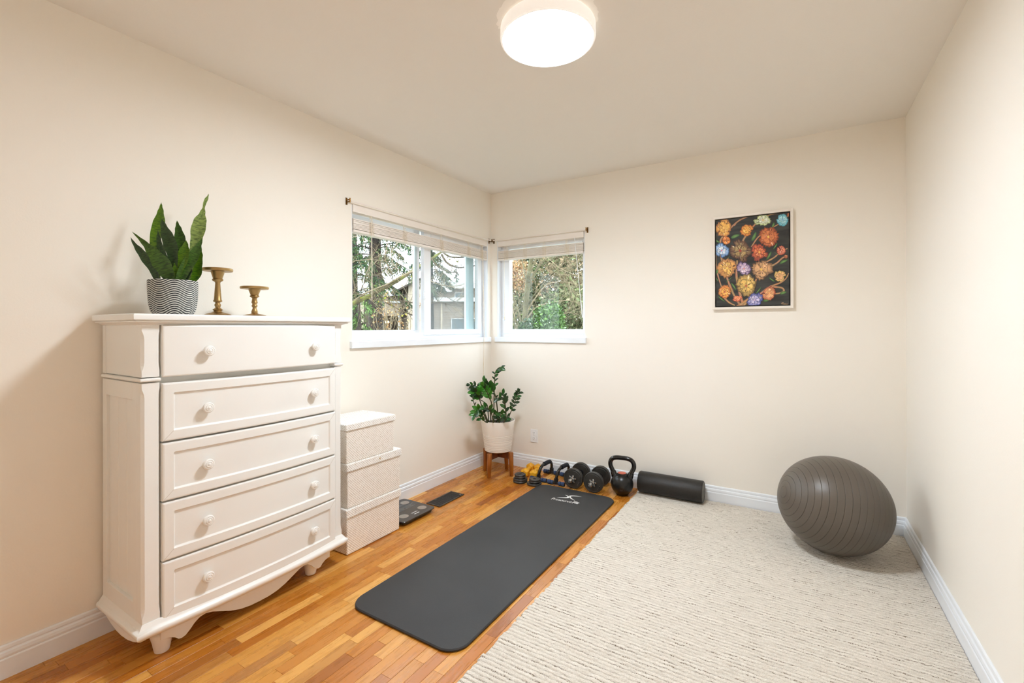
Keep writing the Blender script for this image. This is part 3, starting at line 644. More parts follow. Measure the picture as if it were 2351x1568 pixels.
candle('candle_holder', 'shorter brass pillar candle holder nearest the window', (0.205, -2.268, TZ), [(0.050, 0, 0), (0.051, 0.003, 0), (0.047, 0.007, 0), (0.030, 0.011, 0), (0.018, 0.013, 0), (0.0125, 0.017, 0), (0.014, 0.022, 0), (0.011, 0.032, 0), (0.008, 0.040, 0), (0.0085, 0.044, 0), (0.012, 0.048, 0), (0.0125, 0.052, 0), (0.0095, 0.056, 0), (0.0105, 0.062, 0), (0.0135, 0.066, 0), (0.012, 0.072, 0), (0.010, 0.085, 0), (0.012, 0.089, 0), (0.0195, 0.093, 0), (0.020, 0.097, 0), (0.0165, 0.101, 0), (0.0185, 0.107, 0), (0.0245, 0.123, 0), (0.0255, 0.1285, 0), (0.010, 0.129, 1), (0.0585, 0.1295, 1), (0.060, 0.133, 1), (0.060, 0.139, 1), (0.0585, 0.1405, 1), (0.056, 0.1405, 1), (0.0545, 0.138, 1), (0.0, 0.138, 1)])

# ------------------------------------------------------------------ woven boxes
def woven(label, x0, x1, y0, y1, z0, z1, lh):
    t = thing('storage_box', label, 'box', ((x0+x1)/2, (y0+y1)/2, z0), 'stack of whitewashed woven boxes')
    a = obj('body', MB().box(x0+0.004, x1-0.004, y0+0.004, y1-0.004, z0, z1-0.012), WEAVE, t); boxuv(a)
    b = obj('lid', MB().box(x0-0.003, x1+0.004, y0-0.004, y1+0.005, z1-lh, z1), WEAVEL, t); boxuv(b)
    for o in (a, b): m = o.modifiers.new('bevel', 'BEVEL'); m.width = 0.006; m.segments = 3
    return t
woven('white woven lidded box at the bottom of the stack', 0.024, 0.325, -1.846, -1.456, 0.001, 0.247, 0.048)
w_ = woven('white woven lidded box in the middle of the stack', 0.024, 0.325, -1.842, -1.452, 0.2475, 0.490, 0.044)
obj('weave_knot', MB().lathe([(0.006, 0), (0.005, 0.003), (0.0, 0.005)], on(872, 1052, 0, 0.3285), 10, (1, 0, 0)), mat('tan_fibre', (206, 184, 152), 0.9, c2=(186, 162, 128)), w_)
woven('smaller white woven lidded box on top of the stack', 0.044, 0.325, -1.848, -1.500, 0.4905, 0.704, 0.038)

# ------------------------------------------------------------------ bathroom scale and floor vent
sx0, sx1, sy0, sy1 = 0.038, 0.334, -1.437, -1.142
t = thing('bathroom_scale', 'dark glass bathroom scale on the floor behind the woven boxes', 'scale', ((sx0+sx1)/2, (sy0+sy1)/2, 0))
obj('base', MB().prism(rrect(sx0+0.012, sx1-0.012, sy0+0.012, sy1-0.012, 0.03), 0.008, 0.024, 0.002), BLACKP, t)
obj('glass_top', MB().prism(rrect(sx0, sx1, sy0, sy1, 0.028), 0.0242, 0.031, 0.0012), SCALEG, t)
for x, y in ((0.105, -1.365), (0.105, -1.200), (0.262, -1.365), (0.262, -1.200)):
    obj('foot', MB().lathe([(0.018, 0), (0.018, 0.0085)], (x, y, 0.0003), 16), BLACKP, t)
    obj('contact_pad', MB().lathe([(0.030, 0), (0.030, 0.0007), (0.028, 0.0012), (0, 0.0012)], (x, y, 0.0311), 28), SILVER, t, smooth=True)
obj('display_strip', MB().box(0.150, 0.196, sy0+0.012, sy1-0.012, 0.03105, 0.0314), mat('display_glass', (74, 76, 78), 0.1, c2=(66, 68, 70)), t)
pm_ = MB()
for k, (a, b, c, d) in enumerate(((0.268, 0.271, -1.31, -1.262), (0.275, 0.2775, -1.305, -1.285), (0.2735, 0.276, -1.278, -1.255), (0.292, 0.298, -1.305, -1.262))): pm_.box(a, b, c, d, 0.03105, 0.0313)
obj('printed_lettering', pm_, WHITEP, t)
vx0, vx1, vy0, vy1 = 0.186, 0.311, -1.078, -0.806
t = thing('floor_vent', 'dark metal floor register in the oak floor by the left wall', 'floor vent', ((vx0+vx1)/2, (vy0+vy1)/2, 0))
mb = MB(); fr_ = 0.013
for a in ((vx0, vx1, vy0, vy0+fr_), (vx0, vx1, vy1-fr_, vy1), (vx0, vx0+fr_, vy0+fr_, vy1-fr_), (vx1-fr_, vx1, vy0+fr_, vy1-fr_)): mb.box(*a, 0.0008, 0.0065)
obj('frame', mb, VENTF, t, bevel=0.0022)
obj('duct_shade', MB().box(vx0+0.008, vx1-0.008, vy0+0.008, vy1-0.008, 0.0004, 0.0012), VENTD, t)  # flat black sheet, painted as the shade inside the register
for k in range(17):
    y = vy0+0.020+k*0.0142
    obj('louver', MB().quadstrip([[(x, y, 0.0014), (x, y+0.004, 0.0014), (x, y+0.0085, 0.0052), (x, y+0.0045, 0.0052)] for x in (vx0+fr_, vx1-fr_)]), VENTF if False else BLACKP, t)
obj('lever', MB().box(vx1-0.022, vx1-0.010, vy1-0.034, vy1-0.026, 0.005, 0.011), SILVER, t, bevel=0.001)

# ------------------------------------------------------------------ rug
rx0, rx1, ry1, ry0 = 1.372, 2.893, -0.022, -2.47; NX = 190; RP = 0.0195; nr = int(round((ry1-ry0)/RP)); SP = 7
rz = random.Random(3); ed = [(rz.uniform(-0.006, 0.004), rz.uniform(-0.002, 0.0015)) for _ in range(nr+1)]
mb = MB(); ny = nr*SP
for j in range(ny+1):
    y = ry1-(ry1-ry0)*j/ny; k = min(j//SP, nr-1); f = (j % SP)/SP
    for i in range(NX+1):
        u = i/NX; lft = rx0+ed[k][0]+0.003*noise.noise(Vector((k*3.1, j*0.8, 0))); rgt = rx1+0.0035
        x = lft+(rgt-lft)*u
        b = abs(math.sin(PI*f))**0.55 if 0 < j < ny else 0.0
        h = 0.0055+0.0055*b+0.0036*noise.noise(Vector((x*75, y*75, 1.7)))+0.0022*noise.noise(Vector((x*7, y*7, 5)))
        if i == 0: h = 0.001
        mb.v.append((x, y+0.0025*noise.noise(Vector((x*16, k*5.3, 2))), h))
for j in range(ny):
    for i in range(NX): a = j*(NX+1)+i; mb.f.append((a, a+NX+1, a+NX+2, a+1))
rg = tag(obj('rug', mb, RUG, smooth=True, angle=180), 'cream ribbed wool rug with dark flecks covering the right of the floor', 'rug')

# ------------------------------------------------------------------ exercise mat
t = thing('exercise_mat', 'charcoal foam exercise mat with rounded corners and white logo', 'exercise mat', (0.99, -1.23, 0))
mx0, mx1, my0, my1 = 0.688, 1.296, -2.135, -0.325
obj('foam', MB().prism(rrect(mx0, mx1, my0, my1, 0.085, 10), 0.0006, 0.0125, 0.004), MATF, t, smooth=True, angle=40)
def text_mesh(body, size, shear=0.0, offset=0.0):
    cu = bpy.data.curves.new('txt', 'FONT'); cu.body = body; cu.size = size; cu.shear = shear; cu.offset = offset; cu.extrude = 0.0; cu.resolution_u = 4
    o = bpy.data.objects.new('txt', cu); COL.objects.link(o); dg = bpy.context.evaluated_depsgraph_get(); dg.update()
    me = bpy.data.meshes.new_from_object(o.evaluated_get(dg)); bpy.data.objects.remove(o); bpy.data.curves.remove(cu); return me
def place_text(name, me, org, ex, ey, m, parent, target=None):
    w = max(v.co.x for v in me.vertices)-min(v.co.x for v in me.vertices); k = target/w if target else 1; x0 = min(v.co.x for v in me.vertices)
    for v in me.vertices: v.co = Vector(org) + Vector(ex)*((v.co.x-x0)*k) + Vector(ey)*(v.co.y)
    for mm in list(me.materials): me.materials.pop()
    return obj(name, me, m, parent)
E1 = Vector((0.996, 0.085, 0)).normalized(); E2 = Vector((-E1.y, E1.x, 0)); zl_ = 0.0128
place_text('logo_lettering', text_mesh('Prosource', 0.052, 0.25), (0.902, -0.582, zl_), E1, E2, WHITEP, t, 0.150)
place_text('logo_lettering', text_mesh('Fit', 0.052, 0.35, 0.0014), (1.054, -0.5690, zl_), E1, E2, WHITEP, t, 0.050)
def swoosh(pts):
    P = [Vector((0.985, -0.500, zl_)) + E1*a + E2*b for a, b in pts]; m = MB(); m.v = P; m.f = [tuple(range(len(P)))]; return m
def crescent(a, b, c, w):
    """curved blade through three plane points, thick in the middle"""
    n = 14; up = []; dn = []
    for i in range(n+1):
        u = i/n; p = Vector(a)*(1-u)**2+Vector(b)*2*u*(1-u)+Vector(c)*u*u; d = (Vector(b)-Vector(a))*(1-u)+(Vector(c)-Vector(b))*u; d.normalize(); nn = Vector((-d.y, d.x)); h = w*math.sin(PI*min(max(u, 0.0), 1.0))**0.8
        up.append(p+nn*h); dn.append(p-nn*h)
    return [tuple(q) for q in up+dn[::-1][1:-1]]
obj('logo_mark', swoosh(crescent((0.094, 0.066), (-0.060, 0.058), (0.074, -0.026), 0.0085)), WHITEP, t)
obj('logo_mark', swoosh(crescent((-0.066, -0.020), (0.064, 0.0045), (-0.030, 0.049), 0.0085)), WHITEP, t)

# ------------------------------------------------------------------ plant on its stand in the corner
cx, cy = 0.25, -0.268
t = thing('plant_stand', 'four legged brown wooden plant stand in the room corner', 'plant stand', (cx, cy, 0))
for dx, dy in ((0, -1), (1, 0), (-1, 0), (0, 1)):
    a = Vector((cx+dx*0.133, cy+dy*0.133, 0.0005)); b = Vector((cx+dx*0.126, cy+dy*0.126, 0.194))
    obj('leg', MB().tube([a, a+Vector((0, 0, 0.003)), a.lerp(b, 0.5), b-Vector((0, 0, 0.003)), b], [0.0135, 0.0145, 0.0185, 0.021, 0.0195], 20), WOODST, t, smooth=True)
obj('cross_bar', MB().box(cx-0.115, cx+0.115, cy-0.010, cy+0.010, 0.140, 0.192), WOODDK, t, bevel=0.002)
obj('cross_bar', MB().box(cx-0.010, cx+0.010, cy-0.115, cy-0.011, 0.140, 0.192).box(cx-0.010, cx+0.010, cy+0.011, cy+0.115, 0.140, 0.192), WOODDK, t, bevel=0.002)
PB = 0.1945
t = thing('planter', 'white tapered planter with ribbed lower half on the wooden stand', 'planter', (cx, cy, PB))
pp = [(0.098, 0), (0.104, 0.001), (0.108, 0.004)]
R0, R1, PH = 0.109, 0.1425, 0.258
def rr_(h): return R0+(R1-R0)*(h/PH)
for k, h in enumerate((0.012, 0.024, 0.038, 0.056, 0.082, 0.098, 0.112, 0.126, 0.140)):
    pp += [(rr_(h)+0.0012, h-0.005), (rr_(h)+0.0010, h-0.0015), (rr_(h)-0.0020, h), (rr_(h)+0.0006, h+0.0015)]
pp += [(rr_(0.15)+0.001, 0.15), (rr_(0.2), 0.2), (R1, PH-0.003), (R1-0.001, PH), (R1-0.005, PH), (R1-0.007, PH-0.004), (R1-0.012, 0.215), (0, 0.215)]
obj('pot', MB().lathe(pp, (cx, cy, PB), 64), POTW, t, smooth=True, angle=30)
obj('soil', MB().lathe([(0.129, 0), (0.129, 0.012), (0.08, 0.018), (0.0, 0.02)], (cx, cy, PB+0.2155), 40), SOIL, t, smooth=True)

zz = thing('zz_plant', 'glossy green plant with arching leafy stems in the white planter', 'plant', (cx, cy, PB+0.228))
def zp(x, y): return (1060+x/10.453, 830+y/10.453)
def leaf_mesh(name, m):
    prof = [(0, 0.0), (0.12, 0.30), (0.3, 0.46), (0.5, 0.5), (0.7, 0.42), (0.86, 0.26), (1.0, 0.0)]
    mb = MB()
    for u, w in prof: mb.v += [(-w*0.52, u, 0.10*w+0.10*math.sin(u*2.4)), (0, u, -0.03+0.10*math.sin(u*2.4)), (w*0.52, u, 0.10*w+0.10*math.sin(u*2.4))]
    for i in range(len(prof)-1):
        a = 3*i; mb.f += [(a, a+1, a+4, a+3), (a+1, a+2, a+5, a+4)]
    n = len(mb.v); th = 0.018
    mb.v += [(x, y, z-th) for x, y, z in mb.v[:n]]; fs = list(mb.f); mb.f += [tuple(q+n for q in reversed(f_)) for f_ in fs]
    me = mb.mesh(name); me.materials.append(m)
    for p in me.polygons: p.use_smooth = True
    return me
LM = [leaf_mesh('zz_leaf', m) for m in (ZZL, ZZD, ZZB, ZZY)]
rl = random.Random(5)
def stem(pts, d0, d1, spec, rad=0.0035):
    """spec: list of (from u, to u, count, length px, side, material index)"""
    n = len(pts); P = [at(*zp(x, y), d0+(d1-d0)*i/(n-1)) for i, (x, y) in enumerate(pts)]; C = smooth_pts(P, 6); m = len(C)
    obj('stem', MB().tube(C, [rad*(1.25-0.75*i/(m-1)) for i in range(m)], 8), ZZS, zz, smooth=True)
    for u0, u1, cnt, ln, side, mi in spec:
        for k in range(cnt):
            u = u0+(u1-u0)*(k/max(1, cnt-1)) if cnt > 1 else u0
            f = u*(m-1); i = min(int(f), m-2); c = C[i].lerp(C[i+1], f-i); tg = (C[i+1]-C[i]).normalized()
            s_ = side if side else (1 if k % 2 else -1)
            lat = tg.cross(_f).normalized()*s_                       # leaflets open sideways along the stem
            dirv = (lat*rl.uniform(0.75, 1.0)+tg*rl.uniform(0.45, 0.8)+Vector((rl.uniform(-.25, .25), rl.uniform(-.45, .25), rl.uniform(-0.1, 0.15)))).normalized()
            if u > 0.985: dirv = (tg+lat*0.15).normalized()
            nrm = (-_f+Vector((rl.uniform(-.5, .5), rl.uniform(-.5, .5), 0.5+rl.uniform(-.2, .4)))); nrm = (nrm-dirv*nrm.dot(dirv)).normalized()
            X = dirv.cross(nrm).normalized(); L = ln/10.453/FPX*3.8*rl.uniform(0.95, 1.28)
            mm = Matrix(((X.x, dirv.x, nrm.x, c.x), (X.y, dirv.y, nrm.y, c.y), (X.z, dirv.z, nrm.z, c.z), (0, 0, 0, 1))) @ Matrix.Scale(L, 4)
            o = bpy.data.objects.new('leaf', LM[mi if rl.random() > 0.2 else (mi+1) % 2]); COL.objects.link(o); o.parent = zz
            o.matrix_parent_inverse = Matrix.Translation(zz.location).inverted(); o.matrix_basis = mm
stem([(775, 1470), (772, 1200), (778, 900), (785, 640), (792, 430), (805, 270), (845, 190), (905, 140), (950, 130)], 3.80, 3.82, [(0.62, 0.95, 8, 135, -1, 1), (0.40, 0.62, 4, 120, -1, 0), (0.50, 0.60, 2, 90, 1, 1), (0.99, 1, 2, 90, 1, 1)], 0.0042)
stem([(880, 1470), (865, 1250), (845, 1050), (815, 850), (770, 730), (700, 640), (620, 560), (540, 500)], 3.74, 3.66, [(0.60, 0.98, 7, 150, -1, 0), (0.60, 0.95, 6, 150, 1, 0), (0.42, 0.5, 2, 80, 0, 1)], 0.0048)
stem([(640, 1470), (560, 1260), (480, 1060), (425, 900), (380, 800), (300, 720)], 3.76, 3.68, [(0.62, 0.99, 6, 150, -1, 2), (0.60, 0.95, 5, 160, 1, 2)], 0.0045)
stem([(560, 1470), (430, 1300), (335, 1100), (290, 980), (265, 880), (250, 780), (235, 700)], 3.78, 3.74, [(0.40, 0.55, 2, 70, 0, 1), (0.62, 0.95, 4, 115, -1, 3), (0.7, 0.98, 3, 95, 1, 0)], 0.0035)
stem([(700, 1470), (690, 1200), (715, 1000), (660, 870), (620, 760), (560, 660), (500, 600)], 3.72, 3.62, [(0.45, 0.98, 6, 140, -1, 2), (0.5, 0.98, 6, 140, 1, 2)], 0.0042)
stem([(650, 1470), (630, 1200), (610, 1040), (520, 960), (430, 890), (410, 700), (390, 620), (300, 570), (200, 565)], 3.82, 3.86, [(0.68, 0.99, 5, 105, -1, 1), (0.7, 0.99, 5, 100, 1, 1)], 0.0035)
stem([(1070, 1470), (1060, 1250), (1045, 1080), (1005, 950), (940, 880), (880, 870)], 3.74, 3.68, [(0.25, 0.5, 3, 120, 0, 1), (0.6, 0.98, 4, 150, 0, 1)], 0.0048)
stem([(1075, 1470), (1060, 1200), (1040, 1000), (1010, 880), (1000, 780)], 3.80, 3.80, [(0.6, 0.99, 5, 130, 0, 1), (0.2, 0.45, 3, 110, 1, 1)], 0.0045)
stem([(1090, 1470), (1160, 1260), (1215, 1130), (1270, 990), (1310, 880), (1345, 790), (1370, 740)], 3.76, 3.74, [(0.30, 0.97, 8, 110, 1, 1), (0.28, 0.95, 7, 105, -1, 1), (0.99, 1, 1, 95, 1, 1)], 0.0032)
stem([(620, 1470), (560, 1330), (500, 1210), (430, 1150), (360, 1170), (310, 1260)], 3.66, 3.58, [(0.35, 0.99, 6, 150, 1, 0), (0.35, 0.98, 6, 150, -1, 2)], 0.004)
stem([(760, 1470), (730, 1300), (680, 1180), (620, 1120), (540, 1090)], 3.66, 3.6, [(0.35, 0.98, 6, 140, 0, 0)], 0.004)
stem([(900, 1470), (920, 1360), (940, 1270)], 3.68, 3.66, [(0.3, 0.99, 5, 150, 0, 0)], 0.004)
stem([(1010, 1470), (1040, 1400), (1090, 1350)], 3.66, 3.64, [(0.3, 0.99, 4, 120, 0, 1)], 0.003)
stem([(820, 1470), (850, 1380), (840, 1290)], 3.72, 3.7, [(0.3, 0.99, 4, 140, 0, 1)], 0.003)
stem([(600, 1470), (480, 1380), (430, 1310)], 3.68, 3.64, [(0.3, 0.99, 4, 140, 0, 0)], 0.003)

# ------------------------------------------------------------------ wall outlet
t = thing('wall_outlet', 'white duplex wall outlet low on the back wall', 'outlet', (0.449, -0.001, 0.228))
obj('cover_plate', MB().box(0.4135, 0.4845, -0.0062, -0.0006, 0.2285, 0.3415), OUTLETW, t, bevel=0.003)
for zc_ in (0.262, 0.308):
    r_ = obj('receptacle', MB().lathe([(0.0165, 0), (0.0165, 0.002), (0.015, 0.0026), (0, 0.0026)], (0.449, -0.0061, zc_), 24, (0, -1, 0)), OUTLETW, t)
    sub('slot', MB().box(0.4415, 0.4435, -0.0092, -0.0086, zc_+0.002, zc_+0.0105).box(0.4545, 0.4565, -0.0092, -0.0086, zc_+0.002, zc_+0.009).box(0.4465, 0.4515, -0.0092, -0.0086, zc_-0.009, zc_-0.004), SLOT, r_)
obj('screw', MB().lathe([(0.003, 0), (0.003, 0.001), (0, 0.0014)], (0.449, -0.0061, 0.285), 12, (0, -1, 0)), SILVER, t)

# ------------------------------------------------------------------ weights along the back wall
def hexd(label, a, b):
    a = Vector(a); b = Vector(b); ax = (b-a).normalized(); t = thing('hand_weight', label, 'dumbbell', ((a.x+b.x)/2, (a.y+b.y)/2, 0), 'small yellow hand weights')
    L = (b-a).length; sd = Vector((0, 0, 1)).cross(ax)
    def loop(s_, r): return [a+ax*s_+(sd*math.cos(PI/6+k*PI/3)+Vector((0, 0, 1))*math.sin(PI/6+k*PI/3))*r for k in range(6)]
    for s0, nm in ((-0.028, 1), (L-0.024, 2)):
        obj('head', MB().quadstrip([loop(s0-0.002, 0.022), loop(s0+0.005, 0.033), loop(s0+0.012, 0.0365), loop(s0+0.042, 0.0365), loop(s0+0.049, 0.033), loop(s0+0.056, 0.020)]), YELLOW, t, bevel=0.003)
    obj('handle', MB().tube([a+ax*0.012, a+ax*(0.03), a+ax*(L/2), b-ax*0.03, b-ax*0.012], [0.019, 0.0155, 0.017, 0.0155, 0.019], 18), YELLOW, t, smooth=True)
hexd('yellow hexagonal hand weight nearest the plant stand', (0.483, -0.218, 0.0322), (0.449, -0.072, 0.0322))
hexd('yellow hexagonal hand weight beside the push-up handle', (0.560, -0.214, 0.0322), (0.518, -0.066, 0.0322))
def plate(label, x, y, z, r, h, grp):
    R = r
    o = obj('weight_plate', MB().lathe([(0.014, 0.0), (R-0.004, 0.0), (R-0.001, 0.003), (R, h*0.5), (R-0.001, h-0.003), (R-0.004, h), (R-0.010, h), (R-0.013, h-0.002), (0.026, h-0.002), (0.024, h-0.0005), (0.015, h-0.0005), (0.014, h-0.002), (0.014, 0.0)], (0, 0, 0), 48), IRON, smooth=True, angle=40)
    o.location = (x, y, z); return tag(o, label, 'weight plate', grp)
h_ = 0.0165; G = 'loose iron weight plates'
plate('large iron plate at the bottom of the taller plate stack', 0.514, -0.350, 0.0004, 0.058, h_, G)
plate('large iron plate second from the bottom of the taller stack', 0.515, -0.349, 0.0004+h_, 0.057, h_, G)
plate('small iron plate third up in the taller plate stack', 0.514, -0.350, 0.0004+2*h_, 0.0445, h_-0.001, G)
plate('small iron plate topmost on the taller plate stack', 0.513, -0.350, 0.0004+3*h_-0.001, 0.0445, h_-0.001, G)
plate('large iron plate at the bottom of the lower stack by the mat', 0.639, -0.347, 0.0004, 0.058, h_, G)
plate('small iron plate in the middle of the lower stack by the mat', 0.642, -0.345, 0.0004+h_, 0.0445, h_-0.001, G)
plate('small iron plate on top of the lower stack by the mat', 0.643, -0.345, 0.0004+2*h_-0.001, 0.0445, h_-0.001, G)

def pushup(label, ox, oy):
    t = thing('push_up_stand', label, 'push-up bar', (0.645+ox, -0.16+oy, 0), 'push-up stands'); O = Vector((ox, oy, 0))
    path = smooth_pts([Vector(q)+O for q in ((0.632, -0.262, 0.024), (0.634, -0.259, 0.06), (0.640, -0.246, 0.098), (0.645, -0.215, 0.118), (0.647, -0.185, 0.121), (0.649, -0.130, 0.121), (0.650, -0.095, 0.116), (0.648, -0.068, 0.096), (0.644, -0.057, 0.06), (0.642, -0.054, 0.024))], 6)
    obj('frame', MB().tube(path, 0.0115, 14), BLACKV, t, smooth=True)
    obj('foam_grip', MB().tube([p for p in path if -0.200 < p.y-oy < -0.100], 0.0165, 18), NAVYF, t, smooth=True)
    for (x, y) in ((0.632, -0.264), (0.642, -0.052)):
        obj('sleeve', MB().tube([Vector((x, y, 0.012))+O, Vector((x+0.0005, y+(0.002 if y < -0.1 else -0.001), 0.052))+O], 0.0165, 18), BLACKP, t, smooth=True)
        f = obj('foot_bar', MB().tube([Vector((x-0.074, y, 0.0165))+O, Vector((x+0.074, y, 0.0165))+O], 0.0115, 14), BLACKP, t, smooth=True)
        for a, b in ((-0.073, -0.045), (-0.041, -0.024), (0.024, 0.041), (0.045, 0.073)):
            sub('foam_ring', MB().lathe([(0.0115, a), (0.0152, a+0.001), (0.0162, a+0.004), (0.0162, b-0.004), (0.0152, b-0.001), (0.0115, b)], Vector((x, y, 0.0165))+O, 20, (1, 0, 0)), BLUEF, f, smooth=True)
pushup('black push-up stand with blue foam feet beside the yellow hand weights', 0, 0)
pushup('black push-up stand with blue foam feet against the adjustable dumbbell', 0.157, -0.006)

def adj(label, x, y, ax):
    ax = Vector(ax).normalized(); Z = 0.0756; c = Vector((x, y, Z)); t = thing('adjustable_dumbbell', label, 'dumbbell', (x, y+0.1, 0), 'adjustable dumbbells')
    R = 0.0752
    PL = [(0.014, 0), (0.060, 0), (0.062, 0.0015), (0.064, 0.0), (R-0.003, 0.0), (R, 0.003), (R, 0.0125), (R-0.003, 0.0152), (0.064, 0.0152), (0.062, 0.0138), (0.060, 0.0138), (0.014, 0.0138)]
    for s0 in (0.0, 0.0157, 0.168, 0.1837):
        obj('weight_plate', MB().lathe(PL, c+ax*s0, 56, ax), RUBBERP, t, smooth=True, angle=35)
    obj('inner_collar', MB().lathe([(0.0, 0.032), (0.026, 0.032), (0.026, 0.037), (0.015, 0.038), (0.015, 0.162), (0.026, 0.163), (0.026, 0.1675), (0.0, 0.1675)], c, 28, ax), BLACKP, t, smooth=True)
    obj('bar', MB().lathe([(0.0, -0.072), (0.0105, -0.071), (0.0122, -0.068), (0.0122, 0.225), (0.0105, 0.228), (0, 0.229)], c, 24, ax), CHROME, t, smooth=True)
    a_ = Vector((0, 0, 1)); b_ = ax.cross(a_)
    for s0, s1 in ((-0.018, -0.0005), (0.1995, 0.217)):
        P = []
        for k in range(36):
            th = 2*PI*k/36; rr = 0.0245+0.0075*math.cos(6*th); P.append((rr*math.cos(th+0.3), rr*math.sin(th+0.3)))
        obj('star_collar', MB().quadstrip([[c+ax*s_+(a_*p*k_+b_*q*k_) for p, q in P] for s_, k_ in ((s0, 0.86), (s0+0.003, 1.0), (s1-0.002, 1.0), (s1, 0.9))]), CHROME, t, smooth=True, angle=30)
    for k in range(3):
        u = c-ax*0.0004+b_*(-0.046+k*0.006)*(-1)-a_*(0.022+0.010*k)
        obj('embossed_mark', MB().tube([u, u+b_*0.007+a_*0.003], 0.0009, 6), SILVER, t)
adj('black adjustable dumbbell with chrome star collars next to the push-up stands', 0.934, -0.279, (-0.055, 1, 0))
adj('black adjustable dumbbell with chrome star collars next to the kettlebell', 1.097, -0.282, (-0.050, 1, 0))

# kettlebell
kx, ky = 1.289, -0.198
t = thing('kettlebell', 'black kettlebell with a copper red disc on top', 'kettlebell', (kx, ky, 0))
kp = [(0.0, 0.0), (0.041, 0.0), (0.0445, 0.004)] + [(0.0805*math.cos(math.radians(a)), 0.080+0.0815*math.sin(math.radians(a))) for a in range(-52, 64, 4)] + [(0.0345, 0.1535), (0.032, 0.156), (0.0, 0.1565)]
obj('body', MB().lathe(kp, (kx, ky, 0.0004), 64), BLACKM, t, smooth=True, angle=40)
hd = Vector((0.98, 0.10, 0)).normalized()
hpth = [(-0.050, 0.132), (-0.060, 0.152), (-0.073, 0.178), (-0.0845, 0.205), (-0.084, 0.233), (-0.068, 0.256), (-0.040, 0.2655), (0, 0.267), (0.040, 0.2655), (0.068, 0.256), (0.084, 0.233), (0.0845, 0.205), (0.073, 0.178), (0.060, 0.152), (0.050, 0.132)]
hc = smooth_pts([Vector((kx, ky, 0))+hd*a+Vector((0, 0, z)) for a, z in hpth], 6)
obj('handle', MB().tube(hc, 0.0162, 20), BLACKV, t, smooth=True)
for s_ in (1, -1):
    q = Vector((kx, ky, 0))+hd*(s_*0.0535)+Vector((0, 0, 0.128)); q2 = Vector((kx, ky, 0))+hd*(s_*0.067)+Vector((0, 0, 0.166))
    obj('collar', MB().tube([q, q.lerp(q2, 0.85), q2], [0.024, 0.0205, 0.0175], 20), BLACKV, t, smooth=True, angle=40)
obj('disc', MB().lathe([(0.030, 0), (0.030, 0.0016), (0.027, 0.0026), (0, 0.0026)], (kx, ky, 0.1567), 32), REDD, t, smooth=True)
fd = Vector((CAM.x-kx, CAM.y-ky, 0)).normalized(); sd_ = Vector((-fd.y, fd.x, 0))
for k, (u, w) in enumerate(((-0.012, 0.006), (0.0, 0.007), (0.014, 0.005), (0.026, 0.007))):
    c = Vector((kx, ky, 0.054))+fd*0.0768+sd_*u; obj('cast_mark', MB().tube([c, c+sd_*w+Vector((0, 0, 0.003*(k % 2)))], 0.0009, 6), IRON, t)

# foam roller
xa, xb, ry_, rz_, rr0 = 1.388, 1.830, -0.101, 0.0885, 0.0745
t = thing('foam_roller', 'black cylindrical foam roller lying against the back baseboard', 'foam roller', ((xa+xb)/2, ry_, 0.012))
obj('foam', MB().lathe([(rr0-0.016, 0.006), (rr0-0.010, 0.0), (rr0-0.003, 0.002), (rr0, 0.008), (rr0, xb-xa-0.008), (rr0-0.003, xb-xa-0.002), (rr0-0.008, xb-xa), (rr0-0.012, xb-xa-0.003)], (xa, ry_, rz_), 64, (1, 0, 0)), ROLLER, t, smooth=True)
obj('end_face', MB().lathe([(0, xb-xa-0.010), (rr0-0.013, xb-xa-0.010), (rr0-0.012, xb-xa-0.0025), (0.012, xb-xa-0.0025), (0.010, xb-xa-0.006), (0, xb-xa-0.006)], (xa, ry_, rz_), 48, (1, 0, 0)), ROLLEND, t, smooth=True, angle=30)
obj('end_print', MB().box(xb-0.0024, xb-0.0020, ry_-0.030, ry_-0.012, rz_-0.012, rz_-0.004).box(xb-0.0024, xb-0.0020, ry_-0.020, ry_-0.002, rz_+0.002, rz_+0.008), BLACKP, t)

# ------------------------------------------------------------------ exercise ball
bc = Vector((2.537, -0.458, 0.2665)); br = 0.2615
def ball():
    d = ray(1798, 1128).normalized(); oc = CAM-bc; b = d.dot(oc); cc = oc.dot(oc)-br*br; tt = -b-math.sqrt(max(b*b-cc, 0)); ax = (CAM+d*tt-bc).normalized()
    a = ax.orthogonal().normalized(); e = ax.cross(a); mb = MB(); loops = []; cols = []; cb = lin((92, 84, 75)); cg = lin((46, 40, 35))
    NR = 26; n = 72; tv = [0.012]
    for k in range(1, NR):
        c = PI*k/NR; tv += [c-0.008, c-0.0028, c, c+0.0028, c+0.008] + ([c+PI/NR*0.5] if k < NR-1 else [])
    tv = [0.012, 0.05] + tv[1:] + [PI-0.012]
    for th in tv:
        k = round(th/(PI/NR)); g = abs(th-PI*k/NR) < 0.001 and 0 < k < NR; h = abs(th-PI*k/NR) < 0.001
        r = br-(0.0022 if g else 0.0)
        L = []
        for j in range(n):
            ph = 2*PI*j/n; v = ax*math.cos(th)+(a*math.cos(ph)+e*math.sin(ph))*math.sin(th)
            p = bc+v*r; p.z = bc.z+(p.z-bc.z)*0.96; L.append(p); cols.append(cg if h else cb)
        loops.append(L)
    mb.quadstrip(loops); me = mb.mesh('ball'); set_colors(me, cols); return me
bm_ = attr_mat('grey_burst_resistant_vinyl', 0.40, 0.55, 0.08, 60)
tag(obj('exercise_ball', ball(), bm_, smooth=True, angle=120), 'large grey ribbed exercise ball on the rug in the far right corner', 'exercise ball')

